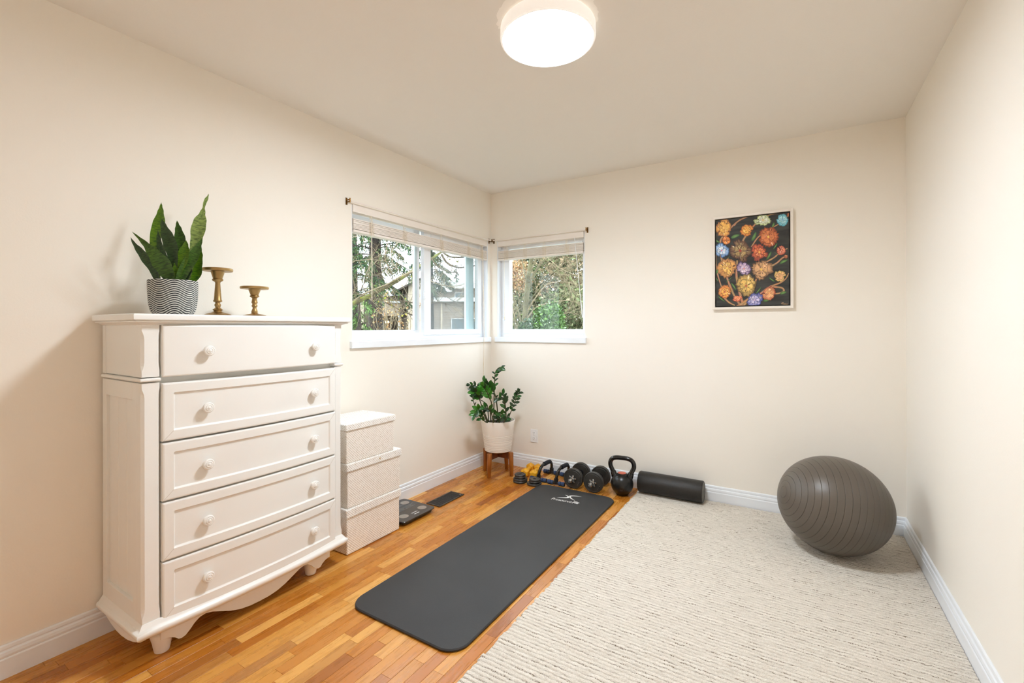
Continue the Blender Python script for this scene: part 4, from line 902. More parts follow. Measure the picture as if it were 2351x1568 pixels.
# ------------------------------------------------------------------ flower painting
t = thing('painting', 'framed painting of orange and blue flowers on black, on the back wall', 'painting', (2.118, -0.001, 1.34))
X0, X1, Z0, Z1 = 1.8785, 2.3575, 1.3415, 1.981
for a in ((X0, X0+0.0165, Z0, Z1), (X1-0.0165, X1, Z0, Z1), (X0+0.0165, X1-0.0165, Z0, Z0+0.0165), (X0+0.0165, X1-0.0165, Z1-0.0165, Z1)):
    obj('frame_bar', MB().box(a[0], a[1], -0.034, -0.001, a[2], a[3]), FRAMEW, t, bevel=0.0015)
obj('backing', MB().box(X0+0.0166, X1-0.0166, -0.010, -0.002, Z0+0.0166, Z1-0.0166), BLACKP, t)
cv = obj('canvas', MB().box(X0+0.0225, X1-0.0225, -0.027, -0.0102, Z0+0.0225, Z1-0.0225), CANVAS, t, bevel=0.001)
def pz(x, y, d=0.0): p = on(1610+x/5.808, 460+y/5.808, 1, -0.0272-d); p.x = min(max(p.x, X0+0.024), X1-0.024); p.z = min(max(p.z, Z0+0.024), Z1-0.024); return p
PXM = (X1-X0)/(1228-140)                                  # metres for one pixel of the zoomed crop
rp = random.Random(9)
def paint(name, polys):
    """polys = [(points in 3-D, colour at centre, colour at rim)] drawn as flat fans of paint"""
    mb = MB(); cols = []
    for P, c0, c1 in polys:
        b = len(mb.v); c = sum((Vector(q) for q in P), Vector())/len(P); mb.v.append(c); cols.append(lin(c0))
        for q in P:
            mb.v.append(q); k = rp.uniform(0.85, 1.12); cc = lin(c1); cols.append((min(1, cc[0]*k), min(1, cc[1]*k), min(1, cc[2]*k), 1))
        for i in range(len(P)): mb.f.append((b, b+1+i, b+1+(i+1) % len(P)))
    me = mb.mesh(name); set_colors(me, cols); return obj(name, me, PAINTC, cv, local=True)
lay = [0]
def nextd(): lay[0] += 1; return 0.00004*lay[0]
def stroke(name, pts, w0, w1, c0, c1):
    d = nextd(); C = smooth_pts([Vector((x, y, 0)) for x, y in pts], 6); up = []; dn = []; n = len(C)
    mb = MB(); cols = []
    for i, c in enumerate(C):
        tg = (C[min(i+1, n-1)]-C[max(i-1, 0)]).normalized(); nn = Vector((-tg.y, tg.x, 0)); w = w0+(w1-w0)*i/(n-1); w *= rp.uniform(0.85, 1.15)
        for k, cc in ((-1, c1), (0, c0), (1, c1)):
            q = c+nn*w*k; mb.v.append(pz(q.x, q.y, d)); cols.append(lin(tuple(min(255, v*rp.uniform(0.9, 1.1)) for v in cc)))
    for i in range(n-1):
        a = 3*i; mb.f += [(a, a+1, a+4, a+3), (a+1, a+2, a+5, a+4)]
    me = mb.mesh(name); set_colors(me, cols); obj(name, me, PAINTC, cv, local=True)
TAN, TAN2 = (196, 150, 108), (150, 108, 76)
for pts, w in (([(520, 1400), (420, 1230), (340, 1020), (275, 800), (255, 560), (300, 470), (430, 330), (520, 260), (600, 225)], 16), ([(560, 1400), (500, 1180), (470, 1000), (480, 800)], 20), ([(570, 1400), (680, 1230), (730, 1060), (770, 930)], 17), ([(300, 1290), (370, 1360), (450, 1400)], 14),
               ([(190, 690), (195, 860), (225, 1010), (275, 1170)], 13), ([(830, 840), (960, 770), (1060, 690), (1150, 640)], 12), ([(880, 900), (1000, 840), (1080, 770), (1150, 735)], 14), ([(545, 560), (590, 480), (690, 350), (760, 280)], 15), ([(670, 620), (760, 490), (900, 390), (1040, 310), (1175, 185)], 10), ([(440, 340), (500, 270), (620, 220)], 8), ([(800, 240), (920, 190), (1010, 175)], 9),
               ([(720, 1300), (900, 1160), (1050, 1100), (1130, 1040), (1165, 970)], 13), ([(930, 1150), (1070, 1165), (1100, 1210), (1030, 1240), (900, 1250)], 15), ([(480, 1420), (540, 1380), (660, 1290)], 24)):
    stroke('painted_branch', pts, w, w*0.55, TAN, TAN2)
for x, y, a, L in ((455, 478, 15, 120), (705, 480, 70, 130), (960, 330, 75, 80), (355, 770, 50, 80), (905, 735, 65, 120), (370, 1060, 40, 110), (215, 545, -25, 80), (205, 1050, -60, 70), (435, 1150, -60, 110), (765, 1200, 55, 110), (1100, 815, 20, 110), (1095, 1232, 10, 90), (270, 1315, -35, 110), (210, 945, 80, 70), (1005, 715, -40, 80), (945, 1060, -30, 90), (880, 1325, 10, 110), (990, 610, 60, 90)):
    d = nextd(); ca, sa = math.cos(math.radians(a)), -math.sin(math.radians(a)); P = []
    for k in range(14):
        th = 2*PI*k/14; u = math.cos(th)*L/2; v = math.sin(th)*L*0.22*(1-0.3*math.cos(th)); P.append(pz(x+u*ca-v*sa*-1, y+u*sa+v*ca, d))
    paint('painted_leaf', [(P, (120, 160, 84), (58, 98, 52))])
def mixc(a, b, k): return tuple(a[i]*(1-k)+b[i]*k for i in range(3))
def flower(x, y, r, n, cin, cmid, cout, cen, rot=0, inner=True, sq=1.0):
    """ruffled petals laid in rings, each with a shadowed edge, a lit body and loose streaks"""
    polys = []; d = nextd(); dk = tuple(v*0.5 for v in cout)
    for ring, (R, c0, c1) in enumerate(((1.0, cmid, cout), (0.66, cin, cmid))):
        if ring and not inner: break
        for k in range(n):
            th = rot+2*PI*k/n+ring*PI/n+rp.uniform(-0.2, 0.2); rr = r*R*rp.uniform(0.78, 1.12); w = PI/n*rp.uniform(1.05, 1.4); dd = d+0.000008*k/n+ring*0.00003
            sh = [(0.10, -0.5), (0.40, -0.72), (0.66, -0.98), (0.86, -0.95), (0.97, -0.62), (0.90, -0.34), (1.02, -0.08), (0.93, 0.22), (1.0, 0.55), (0.88, 0.92), (0.66, 1.0), (0.40, 0.72), (0.10, 0.5)]
            sh = [(q*rp.uniform(0.92, 1.06), a*w) for q, a in sh]
            def PT(q, a, e): return pz(x+rr*q*math.cos(th+a), y+rr*q*math.sin(th+a)*sq, dd+e)
            k1 = rp.uniform(0.8, 1.15); body = mixc(c0, c1, rp.uniform(0.1, 0.6)); edge = mixc(c1, dk, rp.uniform(0.2, 0.8))
            polys.append(([PT(q, a, 0) for q, a in sh], body, edge))
            polys.append(([PT(q*0.86+0.03, a*0.80, 0.000010) for q, a in sh], tuple(min(255, v*k1) for v in mixc(c0, cin, 0.35)), mixc(c0, c1, rp.uniform(0.2, 0.9))))
            for _ in range(4):
                a0 = rp.uniform(-0.75, 0.75)*w; q0 = rp.uniform(0.15, 0.5); q1 = min(0.96, q0+rp.uniform(0.25, 0.5)); t_ = rp.uniform(0.03, 0.09)*w*2; b_ = rp.uniform(-0.25, 0.25)*w
                cs_ = rp.choice((cin, mixc(cin, (255, 250, 236), 0.5), edge, mixc(cmid, YE_, 0.4), dk))
                polys.append(([PT(q0, a0, 0.000018), PT((q0+q1)/2, a0+b_-t_, 0.000018), PT(q1, a0+b_*0.6, 0.000018), PT((q0+q1)/2, a0+b_+t_, 0.000018)], cs_, cs_))
    polys.append(([pz(x+r*0.12*rp.uniform(0.7, 1.3)*math.cos(a_), y+r*0.12*rp.uniform(0.7, 1.3)*math.sin(a_), d+0.00009) for a_ in [k*PI/4 for k in range(8)]], cen, mixc(cen, cmid, 0.4)))
    lay[0] += 3; paint('painted_flower', polys)
YE_ = (244, 206, 96)
OR, YE, BR, RU = (240, 158, 66), (244, 206, 96), (150, 96, 56), (196, 96, 52)
flower(300, 365, 130, 7, (244, 196, 96), (236, 166, 78), (160, 100, 62), (250, 214, 120), 0.2)
flower(605, 395, 88, 6, (250, 196, 96), (244, 160, 66), (214, 116, 48), (250, 210, 110), 0.5)
flower(822, 262, 115, 7, (240, 242, 228), (220, 230, 198), (196, 208, 128), (232, 190, 130), 0.1, sq=0.82)
flower(1085, 258, 90, 7, (190, 228, 232), (120, 200, 214), (90, 168, 186), (150, 170, 220), 0.3)
flower(895, 485, 148, 8, (226, 138, 84), (204, 112, 62), (156, 78, 50), (250, 212, 100), 0.4)
flower(340, 532, 58, 4, (246, 170, 88), (240, 148, 66), (200, 104, 48), (150, 70, 40), 0.6, False)
flower(272, 668, 102, 6, (236, 238, 246), (150, 190, 230), (96, 140, 200), (232, 130, 150), 0.3)
flower(520, 672, 158, 9, (190, 160, 100), (140, 110, 76), (96, 60, 46), (170, 60, 46), 0.1)
flower(775, 690, 120, 10, (238, 140, 84), (208, 90, 56), (140, 66, 56), (250, 206, 96), 0.2)
flower(1070, 665, 66, 5, (246, 176, 140), (232, 140, 108), (176, 74, 60), (248, 190, 150), 0.9, False)
flower(345, 905, 128, 5, (244, 200, 106), (226, 160, 88), (190, 130, 78), (250, 224, 110), 0.5)
flower(572, 910, 102, 8, (246, 222, 232), (196, 168, 206), (84, 66, 104), (236, 150, 120), 0.2)
flower(800, 920, 152, 7, (236, 186, 136), (206, 156, 108), (140, 104, 76), (246, 202, 96), 0.7)
flower(1045, 1012, 80, 7, (240, 190, 140), (226, 170, 120), (226, 196, 110), (206, 140, 90), 0.3)
flower(600, 1140, 148, 6, (240, 200, 110), (206, 168, 96), (150, 122, 76), (190, 90, 60), 0.4)
flower(315, 1220, 96, 5, (246, 182, 92), (232, 146, 70), (190, 112, 60), (160, 70, 60), 0.1)
flower(905, 1238, 104, 7, (250, 196, 140), (236, 160, 112), (178, 86, 62), (246, 186, 110), 0.8)
flower(480, 1305, 72, 6, (250, 170, 120), (240, 130, 92), (214, 104, 78), (250, 170, 120), 0.3, sq=0.6)
flower(712, 1328, 108, 6, (214, 204, 232), (140, 140, 196), (74, 84, 150), (220, 190, 210), 0.5)
for x, y in ((1165, 190), (1130, 748)): flower(x, y, 26, 4, (226, 150, 96), (196, 110, 70), (160, 90, 60), (226, 150, 96), 0.3, False)
stroke('painted_signature', [(1066, 1372), (1098, 1366), (1080, 1368), (1078, 1396)], 2.5, 2, (226, 190, 150), (200, 160, 120))
stroke('painted_signature', [(1092, 1388), (1104, 1376), (1108, 1390), (1118, 1376), (1122, 1390), (1132, 1378), (1140, 1390), (1150, 1378), (1158, 1388)], 2.2, 1.6, (226, 190, 150), (200, 160, 120))

# ------------------------------------------------------------------ outdoors
OUTK = 0.55                                            # garden colours were read off an already bright exposure
FOL = attr_mat('foliage', 0.75, 0.25)
BARK = mat('dark_bark', (74, 60, 46), 0.95, c2=(44, 36, 28), scale=6, stretch=(3, 3, 0.7), bump=0.8, bscale=20)
MOSSB = mat('mossy_branch', (92, 82, 52), 0.95, c2=(142, 146, 60), scale=7, mid=(0.45, 0.7), bump=0.5, bscale=50)
PALEB = mat('pale_twig_bark', (176, 156, 124), 0.95, c2=(140, 124, 92), scale=9)
TWIGB = mat('brown_twig_bark', (112, 94, 72), 0.95, c2=(80, 68, 52), scale=9)
OLIVEB = mat('olive_stem_bark', (142, 134, 98), 0.95, c2=(104, 96, 68), scale=5)
def siding(name, c, c2, pitch):
    m, N, Lk, P = new_mat(name); P.inputs['Roughness'].default_value = 0.8
    g = N.new('ShaderNodeNewGeometry'); s = N.new('ShaderNodeSeparateXYZ'); Lk.new(g.outputs['Position'], s.inputs[0])
    fr = math_node(N, Lk, 'FRACT', math_node(N, Lk, 'DIVIDE', s.outputs[2], pitch))
    n = N.new('ShaderNodeTexNoise'); n.inputs['Scale'].default_value = 0.8; Lk.new(g.outputs['Position'], n.inputs['Vector'])
    mx = N.new('ShaderNodeMix'); mx.data_type = 'RGBA'; Lk.new(n.outputs[0], mx.inputs[0]); mx.inputs[6].default_value = lin(c); mx.inputs[7].default_value = lin(c2)
    Lk.new(mx.outputs[2], P.inputs['Base Color'])
    b = N.new('ShaderNodeBump'); b.inputs['Strength'].default_value = 1.0; b.inputs['Distance'].default_value = 0.06; b.invert = True; Lk.new(fr, b.inputs['Height']); Lk.new(b.outputs[0], P.inputs['Normal'])
    return m
SID_B = siding('beige_siding', (206, 190, 166), (190, 172, 146), 0.16); SID_G = siding('taupe_siding', (158, 142, 124), (138, 124, 108), 0.18)
ROOFG = mat('grey_shingles', (148, 146, 136), 0.9, c2=(122, 120, 106), scale=3, bump=0.6, bscale=8)
ROOFW = mat('sky_sheen_roof', (226, 228, 232), 0.5, c2=(208, 210, 214), scale=1)  # sky reflected on the wet roof, put into a pale base colour
HTRIM = mat('house_white_trim', (228, 228, 224), 0.6, c2=(216, 216, 212), scale=2)
HPANE = mat('house_window_pane', (86, 98, 100), 0.15, c2=(120, 130, 128), scale=1.2)
PORCHD = mat('porch_shade_and_trim', (84, 72, 62), 0.9, c2=(64, 54, 46), scale=2)  # dark brown of eave and downpipes, also the painted porch shade
GROUND = mat('garden_ground', (112, 104, 72), 1.0, c2=(84, 92, 52), scale=1.3)
def warm_lamp():
    m, N, Lk, P = new_mat('porch_lamp_glow'); P.inputs['Emission Color'].default_value = (1, 0.72, 0.35, 1); P.inputs['Emission Strength'].default_value = 6; return m
gnd = struct('ground', MB().box(-70, 30, 0.6, 90, -0.75, -0.70), GROUND)
gnd2 = struct('ground_side', MB().box(-70, -0.6, -30, 0.6, -0.75, -0.70), GROUND)

# the two neighbouring houses, built to size in their own frame (u right, v up, w away)
class House:
    def __init__(s, name, label, px, depth, turn):
        s.o = at(px, PPY, depth); s.o.z = CAM.z; s.k = depth/FPX; c, q = math.cos(turn), math.sin(turn)
        s.U = Vector((_r0.x*c+_f.x*q, _r0.y*c+_f.y*q, 0)); s.Wv = Vector((-s.U.y, s.U.x, 0)); s.px = px; s.n = 0
        s.t = thing(name, label, 'house', (s.o.x, s.o.y, -0.7))
    def P(s, x, y, w): return s.o + s.U*((x-s.px)*s.k) + Vector((0, 0, (PPY-y)*s.k)) + s.Wv*w
    def box(s, name, x0, x1, y0, y1, w0, w1, m, par=None):
        mb = MB().quadstrip([[s.P(x0, y, w0), s.P(x1, y, w0), s.P(x1, y, w1), s.P(x0, y, w1)] for y in (y1, y0)])
        return obj(name, mb, m, par or s.t, local=par is not None)
    def slab(s, name, pts, w0, w1, m):
        return obj(name, MB().quadstrip([[s.P(x, y, w+dw) for x, y, dw in pts] for w in (w0, w1)]), m, s.t)
    def window(s, x0, x1, y0, y1, w, mull=1):
        e = 1.6
        mb = MB()
        for a in ((x0, x0+e, y0, y1), (x1-e, x1, y0, y1), (x0, x1, y0, y0+e), (x0, x1, y1-e, y1)) + (((x0+x1)/2-e/2, (x0+x1)/2+e/2, y0, y1),)*mull:
            mb.quadstrip([[s.P(a[0], y, w-0.10), s.P(a[1], y, w-0.10), s.P(a[1], y, w-0.01), s.P(a[0], y, w-0.01)] for y in (a[3], a[2])])
        f = obj('window_frame', mb, HTRIM, s.t)
        s.box('pane', x0+e*0.5, x1-e*0.5, y0+e*0.5, y1-e*0.5, w-0.05, w-0.02, HPANE, f)
hA = House('neighbour_house', 'taupe sided two storey house seen through the right window pane', 1040, 34, 0.10)
hA.box('lower_wall', 958, 1150, 690, 812, 0, 5, SID_G)
hA.box('upper_wall', 958, 1150, 655, 690, 1.2, 5, SID_G)
hA.box('eave_trim', 956, 1152, 683, 692, -0.35, 1.2, HTRIM)
hA.slab('lower_roof', [(956, 683, 0), (1010, 678, 0), (1152, 684, 0), (1152, 682, 1.5), (1010, 674, 1.5), (956, 680, 1.5)], -0.3, -0.28, ROOFG) if False else None
hA.slab('roof', [(962, 662, 0), (1150, 658, 0), (1150, 630, 3.5), (1085, 637, 3.4), (1012, 635, 3.4), (975, 640, 3.4)], 0.5, 0.7, ROOFG)
hA.slab('skylight', [(1010, 660, 0), (1030, 670, -0.4), (1040, 668, -0.4), (1022, 660, 0)], 0.2, 0.35, ROOFW)
hA.window(978, 996, 668, 686, 1.2); hA.window(1043, 1064, 667, 687, 1.2, 0); hA.window(978, 996, 728, 758, 0); hA.window(1036, 1092, 730, 764, 0)
hA.box('corner_board', 1012, 1016, 692, 812, -0.08, 0, SID_B)
hA.box('downpipe', 1063, 1064.5, 660, 812, -0.15, -0.05, PORCHD)
hB = House('neighbour_house', 'beige sided house with roof pale from reflected sky, seen behind the conifer trunks', 890, 27, 0.35)
hB.box('gable_wall', 934, 968, 640, 830, -0.6, 4, SID_B)
hB.box('main_wall', 822, 936, 672, 830, 1.6, 5, SID_G)
hB.box('side_wall', 790, 838, 690, 830, 0.2, 4, SID_B)
hB.slab('roof', [(800, 690, 0), (945, 668, 0), (945, 642, 3.5), (815, 642, 3.5)], 1.2, 1.35, ROOFW)
hB.slab('gable_eave', [(905, 671, 0), (975, 634, 0), (975, 629, 0), (905, 667, 0)], -0.9, 3, PORCHD)
hB.box('balcony', 866, 922, 694, 724, 0.0, 1.6, SID_G)
hB.box('balcony_rail', 868, 921, 690, 694, -0.05, 0.05, HTRIM)
hB.box('porch_shade_sheet', 872, 918, 724, 800, 1.5, 1.58, PORCHD)  # flat dark sheet, its colour stands in for the shade inside the porch
hB.box('porch_post', 914, 917, 724, 812, 0.0, 0.15, HTRIM)
hB.window(871, 886, 734, 775, 1.5, 0); hB.box('door', 892, 900, 736, 800, 1.42, 1.5, mat('brown_door', (110, 76, 52), 0.6, c2=(92, 62, 42)))
hB.box('downpipe', 918, 920, 660, 812, -0.1, 0.0, PORCHD); hB.window(826, 832, 684, 698, 0.2, 0)
obj('porch_lamp', MB().lathe([(0.0, 0.12), (0.10, 0.10), (0.13, 0.02), (0.10, -0.04), (0.0, -0.06)], hB.P(893, 739, 1.2), 16), warm_lamp(), hB.t, smooth=True)

def cards(pts_dirs, pal, rg, name, parent, asp=0.3):
    """small pointed leaf blades: [(position, direction, length)]"""
    mb = MB(); cols = []
    for p, d, L in pts_dirs:
        d = d.normalized(); s = d.cross(Vector((rg.uniform(-1, 1), rg.uniform(-1, 1), rg.uniform(-1, 1))))
        if s.length < 1e-3: s = d.orthogonal()
        s.normalize(); w = L*asp; b = len(mb.v); c = pal[rg.randrange(len(pal))]; k = rg.uniform(0.8, 1.2); c = lin(tuple(min(255, v*k) for v in c))
        mb.v += [p, p+d*L*0.45+s*w, p+d*L, p+d*L*0.5-s*w]; mb.f.append((b, b+1, b+2, b+3)); cols += [c]*4
    me = mb.mesh(name); set_colors(me, cols); o = obj(name, me, FOL, parent); o['kind'] = 'stuff'; return o
def rv(rg, z0=-1, z1=1): return Vector((rg.uniform(-1, 1), rg.uniform(-1, 1), rg.uniform(z0, z1)))

def conifer(label, px, depth, rad, ztop, seed, nb, pal, reach=2.2, zlo=1.6, name='conifer_tree', dens=60, cl=(0.06, 0.12)):
    rg = random.Random(seed); b = at(px, PPY, depth); t = thing(name, label, 'tree', (b.x, b.y, -0.7))
    b = Vector((b.x, b.y, -0.7)); top = b+Vector((rg.uniform(-.1, .1), rg.uniform(-.1, .1), ztop+0.7))
    obj('trunk', MB().tube([b, b.lerp(top, 0.3)+Vector((0.02, 0, 0)), b.lerp(top, 0.7), top], [rad*1.2, rad, rad*0.8, rad*0.25], 12), BARK, t, smooth=True)
    br = MB(); L = []
    for i in range(nb):
        z = zlo+(ztop-zlo)*((i+rg.random())/nb); f = 1-0.55*(z-zlo)/(ztop-zlo+0.01); a = rg.uniform(0, 2*PI); o = Vector((math.cos(a), math.sin(a), 0)); R = reach*f*rg.uniform(0.6, 1.1)
        s = Vector((b.x, b.y, z)); P = smooth_pts([s, s+o*R*0.4+Vector((0, 0, 0.05)), s+o*R*0.75-Vector((0, 0, R*0.10)), s+o*R-Vector((0, 0, R*0.26))], 4)
        br.tube(P, [0.022*(1-0.8*k/(len(P)-1)) for k in range(len(P))], 5)
        for k in range(dens):
            u = rg.uniform(0.15, 1.0)*(len(P)-1); q = min(int(u), len(P)-2); c = P[q].lerp(P[q+1], u-q)
            sd = Vector((-o.y, o.x, 0))*rg.choice((-1, 1)); hang = (sd*rg.uniform(0.1, 0.8)+o*rg.uniform(0, 0.5)+Vector((0, 0, -rg.uniform(0.5, 1.1)))).normalized(); ln = rg.uniform(0.10, 0.34)
            for j in range(6):
                L.append((c+hang*ln*j/6+rv(rg)*0.02, hang+rv(rg)*0.4, rg.uniform(*cl)))
    obj('branches', br, BARK, t); cards(L, pal, rg, 'foliage', t, 0.16); return t
G1 = [(62, 92, 50), (46, 74, 44), (84, 116, 62), (100, 128, 70), (52, 84, 58)]
G2 = [(96, 134, 62), (120, 156, 80), (140, 170, 96), (78, 112, 54)]
conifer('tall conifer with thick dark trunk and drooping green sprays', 862, 13.5, 0.20, 7.0, 21, 54, G1, 2.3, 2.3)
conifer('conifer trunk at the left edge of the wide window', 812, 20.0, 0.165, 7.4, 33, 52, G1, 2.0, 2.6)
conifer('grey green conifer showing behind the right pane', 990, 17, 0.10, 6.8, 45, 38, [(92, 110, 76), (70, 90, 66), (112, 128, 90)], 1.05, 2.6)
conifer('young light green conifer low in the wide window', 826, 8.2, 0.05, 1.75, 52, 22, G2, 0.55, -0.5, 'young_conifer', 60, (0.025, 0.055))
for i, (px, h) in enumerate(((1018, 6.0), (1048, 6.8), (1068, 5.6))):
    conifer(('small far conifer above the roof, left of three', 'tallest far conifer above the roof, middle of three', 'small far conifer above the roof, right of three')[i], px, 52+7*i, 0.12, h+1.6+0.8*i, 60+i, 26, [(122, 134, 112), (104, 118, 98)], 0.8, 2.5, 'far_conifer', 18, (0.12, 0.24))

def twigs(mb, P, rg, n, ln, r, lv=2, up=0.1, cr=None):
    """side twigs along a polyline, drawn as tapering tubes"""
    for _ in range(n):
        u = rg.uniform(0.1, 1)*(len(P)-1); q = min(int(u), len(P)-2); c = P[q].lerp(P[q+1], u-q); d = (P[q+1]-P[q]).normalized()
        v = (d*0.6+rv(rg)*0.85+Vector((0, 0, up))).normalized(); L = ln*rg.uniform(0.4, 1.2); w = rv(rg)*0.5
        Q = [c, c+v*L*0.4+w*L*0.06, c+(v+w*0.35).normalized()*L*0.75, c+(v+w*0.8).normalized()*L]
        mb.tube(Q, [r, r*0.8, r*0.55, r*0.25], 4, cap=False)
        if lv > 1: twigs(mb, Q, rg, 3, ln*0.5, r*0.55, lv-1, up)
rg = random.Random(77)
tr = at(1120, PPY, 6.2)
t = thing('bare_tree', 'bare mossy tree whose bough crosses the wide window', 'tree', (tr.x, tr.y, -0.7))
obj('trunk', MB().tube([(tr.x, tr.y, -0.7), (tr.x+0.02, tr.y, 1.2), (tr.x, tr.y+0.03, 2.6), (tr.x-0.05, tr.y, 4.2)], [0.12, 0.10, 0.08, 0.05], 12), OLIVEB, t, smooth=True)
def pline(pts, d0, d1, k=5):
    n = len(pts); return smooth_pts([at(x, y, d0+(d1-d0)*i/(n-1)) for i, (x, y) in enumerate(pts)], k)
bough = [Vector((tr.x, tr.y, 2.7))] + pline([(1040, 562), (1016, 577), (985, 598), (955, 615), (935, 630), (910, 646), (880, 662), (845, 680), (808, 698), (770, 715)], 5.8, 4.3)
obj('mossy_bough', MB().tube(bough, [0.012+0.010*min(1, i/len(bough)*1.6) for i in range(len(bough))], 10), MOSSB, t, smooth=True)
lines = [([(960, 618), (925, 632), (890, 652), (850, 668), (812, 690)], 0.011, PALEB), ([(955, 696), (915, 690), (895, 683), (850, 681), (800, 667)], 0.0075, TWIGB), ([(960, 728), (925, 715), (900, 702), (875, 690), (845, 682)], 0.007, TWIGB),
         ([(1016, 578), (1030, 588), (1050, 591), (1100, 588)], 0.012, TWIGB), ([(1014, 584), (1025, 602), (1042, 612), (1065, 614), (1100, 608)], 0.013, TWIGB), ([(990, 592), (1005, 612), (1030, 624), (1052, 625)], 0.008, TWIGB), ([(828, 668), (836, 650), (850, 636), (870, 628)], 0.005, TWIGB),
         ([(965, 700), (1010, 695), (1050, 703), (1095, 700)], 0.005, TWIGB), ([(975, 636), (1000, 650), (1030, 657), (1060, 655)], 0.005, PALEB), ([(1010, 672), (1040, 690), (1075, 705), (1100, 708)], 0.004, TWIGB),
         ([(890, 560), (884, 590), (892, 620), (880, 640)], 0.005, PALEB), ([(915, 555), (900, 575), (902, 602), (915, 620)], 0.005, PALEB), ([(808, 545), (840, 538), (880, 528)], 0.004, PALEB), ([(808, 600), (850, 596), (885, 600)], 0.004, PALEB)]
allp = [bough[8:]]
for pts, r, m in lines:
    P = pline(pts, 5.0+rg.uniform(-.3, .3), 4.6+rg.uniform(-.3, .3)); allp.append(P)
    obj('branch', MB().tube(P, [r*(1-0.5*i/len(P)) for i in range(len(P))], 7), m, t, smooth=True)
mb = MB(); mb2 = MB()
for P in allp: twigs(mb, P, rg, 9, 0.34, 0.0026, 2, 0.25)
for P in allp: twigs(mb2, P, rg, 6, 0.30, 0.0026, 2, 0.0)
o = obj('twigs', mb, PALEB, t); o['kind'] = 'stuff'; o = obj('twigs', mb2, TWIGB, t); o['kind'] = 'stuff'
L = []
for P in allp[:6]:
    for _ in range(16): c = P[rg.randrange(len(P))]; L.append((c+rv(rg)*0.05, rv(rg), rg.uniform(0.012, 0.03)))
cards(L, [(176, 178, 60), (196, 190, 80), (150, 156, 54)], rg, 'moss_tufts', t, 0.4)
# tangle of leafless brushwood low in front of the house
c = at(900, 745, 9.0); t = thing('brushwood', 'bare tangled brushwood with withered leaves in front of the beige house', 'bush', (c.x, c.y, -0.7)); mb = MB(); L = []
for i in range(26):
    a = at(rg.uniform(862, 945), 800, 9+rg.uniform(-.5, .5)); P = smooth_pts([a, a+Vector((rg.uniform(-.2, .2), rg.uniform(-.2, .2), 0.6)), a+Vector((rg.uniform(-.5, .5), rg.uniform(-.3, .3), rg.uniform(0.7, 1.25)))], 4)
    mb.tube(P, [0.006*(1-0.7*k/len(P)) for k in range(len(P))], 4); twigs(mb, P, rg, 3, 0.3, 0.003, 1, 0.1)
    for _ in range(6): L.append((P[rg.randrange(3, len(P))]+rv(rg)*0.08, rv(rg, -1, 0.2), rg.uniform(0.04, 0.07)))
obj('stems', mb, PALEB, t); cards(L, [(190, 150, 96), (170, 124, 76), (206, 172, 120)], rg, 'withered_leaves', t, 0.3)

# right window: many-stemmed bare tree, green shrub, thicket behind
b = at(1204, 800, 9.5); t = thing('bare_tree', 'many stemmed bare tree filling the corner window', 'tree', (b.x, b.y, -0.7))
ST = [([(1200, 830), (1203, 757), (1208, 690), (1212, 640), (1220, 590), (1226, 520)], 0.062, OLIVEB), ([(1206, 830), (1208, 740), (1214, 660), (1238, 610), (1262, 588), (1280, 560)], 0.040, OLIVEB), ([(1208, 720), (1225, 690), (1250, 658), (1268, 649), (1300, 648), (1325, 655)], 0.016, PALEB), ([(1210, 700), (1235, 668), (1262, 635), (1278, 620)], 0.020, OLIVEB),
      ([(1208, 735), (1228, 708), (1255, 697), (1300, 690), (1330, 696)], 0.014, PALEB), ([(1207, 640), (1200, 600), (1196, 560)], 0.018, OLIVEB), ([(1212, 640), (1230, 598), (1250, 570)], 0.018, OLIVEB), ([(1205, 780), (1192, 720), (1178, 680), (1170, 660)], 0.022, OLIVEB), ([(1192, 790), (1182, 730), (1174, 700)], 0.012, PALEB),
      ([(1250, 595), (1275, 615), (1300, 650), (1312, 690)], 0.009, PALEB), ([(1255, 590), (1290, 618), (1345, 640)], 0.010, PALEB), ([(1262, 632), (1300, 632), (1345, 640)], 0.008, PALEB), ([(1306, 648), (1318, 690), (1345, 705)], 0.008, PALEB), ([(1270, 575), (1310, 600), (1345, 625)], 0.008, PALEB), ([(1270, 735), (1295, 720), (1320, 719), (1345, 724)], 0.009, PALEB)]
allq = []
for pts, r, m in ST:
    P = pline(pts, 9.3, 9.3+rg.uniform(-1.2, 0.8)); allq.append(P)
    obj('stem', MB().tube(P, [r*(1-0.6*i/len(P)) for i in range(len(P))], 9), m, t, smooth=True)
mb = MB(); mb2 = MB()
for P in allq: twigs(mb, P, rg, 10, 0.75, 0.0036, 2, 0.1); twigs(mb2, P, rg, 7, 0.8, 0.0034, 2, -0.1)
o = obj('twigs', mb, PALEB, t); o['kind'] = 'stuff'; o = obj('twigs', mb2, OLIVEB, t); o['kind'] = 'stuff'

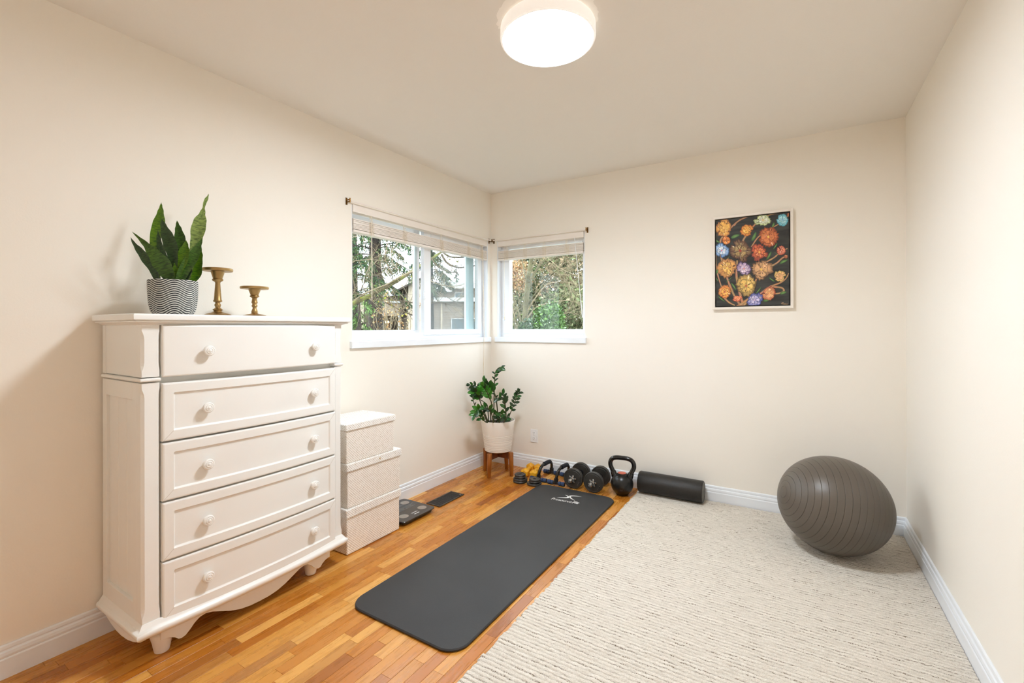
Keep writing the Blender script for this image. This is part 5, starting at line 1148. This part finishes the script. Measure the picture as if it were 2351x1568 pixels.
def shrub(name, label, px, py, depth, rx, rz, n, pal, ls, seed, asp=0.3, stems=10, grp=None, sm=TWIGB, hollow=0.35):
    rg = random.Random(seed); c = at(px, py, depth); t = thing(name, label, 'bush', (c.x, c.y, -0.7), grp); L = []; mb = MB()
    for i in range(stems):
        a = Vector((c.x+rg.uniform(-.3, .3)*rx, c.y+rg.uniform(-.3, .3)*rx, -0.7)); d = rv(rg); e = c+Vector((d.x*rx, d.y*rx, d.z*rz))*0.85
        P = smooth_pts([a, a.lerp(e, 0.5)+rv(rg)*0.15*rx, e], 4); mb.tube(P, [0.010*rx*(1-0.7*k/len(P)) for k in range(len(P))], 5); twigs(mb, P, rg, 3, rx*0.5, 0.004*rx, 1, 0.1)
    for i in range(n):
        d = rv(rg).normalized()*(hollow+(1-hollow)*rg.random())**0.6; q = 0.8+0.35*noise.noise(d*2.3+Vector((seed, 0, 0)))
        p = c+Vector((d.x*rx, d.y*rx, d.z*rz))*q; L.append((p, d*0.4+rv(rg)*0.9+Vector((0, 0, 0.2)), ls*rg.uniform(0.6, 1.3)))
    obj('stems', mb, sm, t); cards(L, pal, rg, 'foliage', t, asp); return t
shrub('green_shrub', 'bright green leafy shrub in the corner window', 1262, 742, 6.8, 0.29, 0.36, 2400, [(86, 122, 52), (104, 142, 66), (66, 98, 44), (128, 160, 90), (150, 170, 132)], 0.05, 101, 0.24)
shrub('green_shrub', 'dark green low shrub beneath the bare tree', 1225, 765, 7.4, 0.38, 0.28, 1600, [(66, 88, 56), (86, 112, 68), (108, 126, 100)], 0.05, 102, 0.25)
OL = [(122, 136, 82), (96, 112, 62), (144, 150, 100), (84, 102, 58), (166, 160, 120), (110, 128, 84)]; BRN = [(168, 142, 110), (140, 120, 90), (188, 162, 128), (112, 118, 76), (122, 132, 84)]; DK = [(72, 92, 52), (92, 112, 66), (58, 76, 46)]
TH = [('olive thicket bush lowest on the right of the corner window', 1330, 720, 13, 1.3, 1.2, OL, 0), ('brown leaved thicket bush high on the right of the corner window', 1330, 620, 15, 2.0, 1.6, BRN, 0), ('dark olive thicket bush behind the bare tree', 1260, 640, 17, 1.8, 1.9, DK, 0), ('olive thicket bush left of the bare tree stems', 1195, 690, 16, 1.3, 1.5, OL, 0),
      ('orange brown beech bush at the upper left of the corner window', 1185, 632, 12.5, 0.50, 0.62, [(214, 168, 120), (196, 142, 96), (226, 188, 146), (178, 150, 96)], 0), ('dark thicket bush at the top of the corner window', 1290, 560, 19, 2.4, 1.6, OL, 0), ('olive thicket bush at the top left of the corner window', 1195, 565, 18, 1.7, 1.2, OL, 0), ('dim green hedge bush lowest behind the thicket', 1250, 745, 19, 3.2, 1.5, DK, 0)]
for i, (lb, px, py, d, rx, rz, pal, _) in enumerate(TH):
    shrub('thicket_bush', lb, px, py, d, rx, rz, 5200 if rx > 1 else 2200, pal, 0.14 if rx > 1 else 0.08, 120+i, 0.24, 16, 'thicket bushes behind the corner window', PALEB, 0.2)
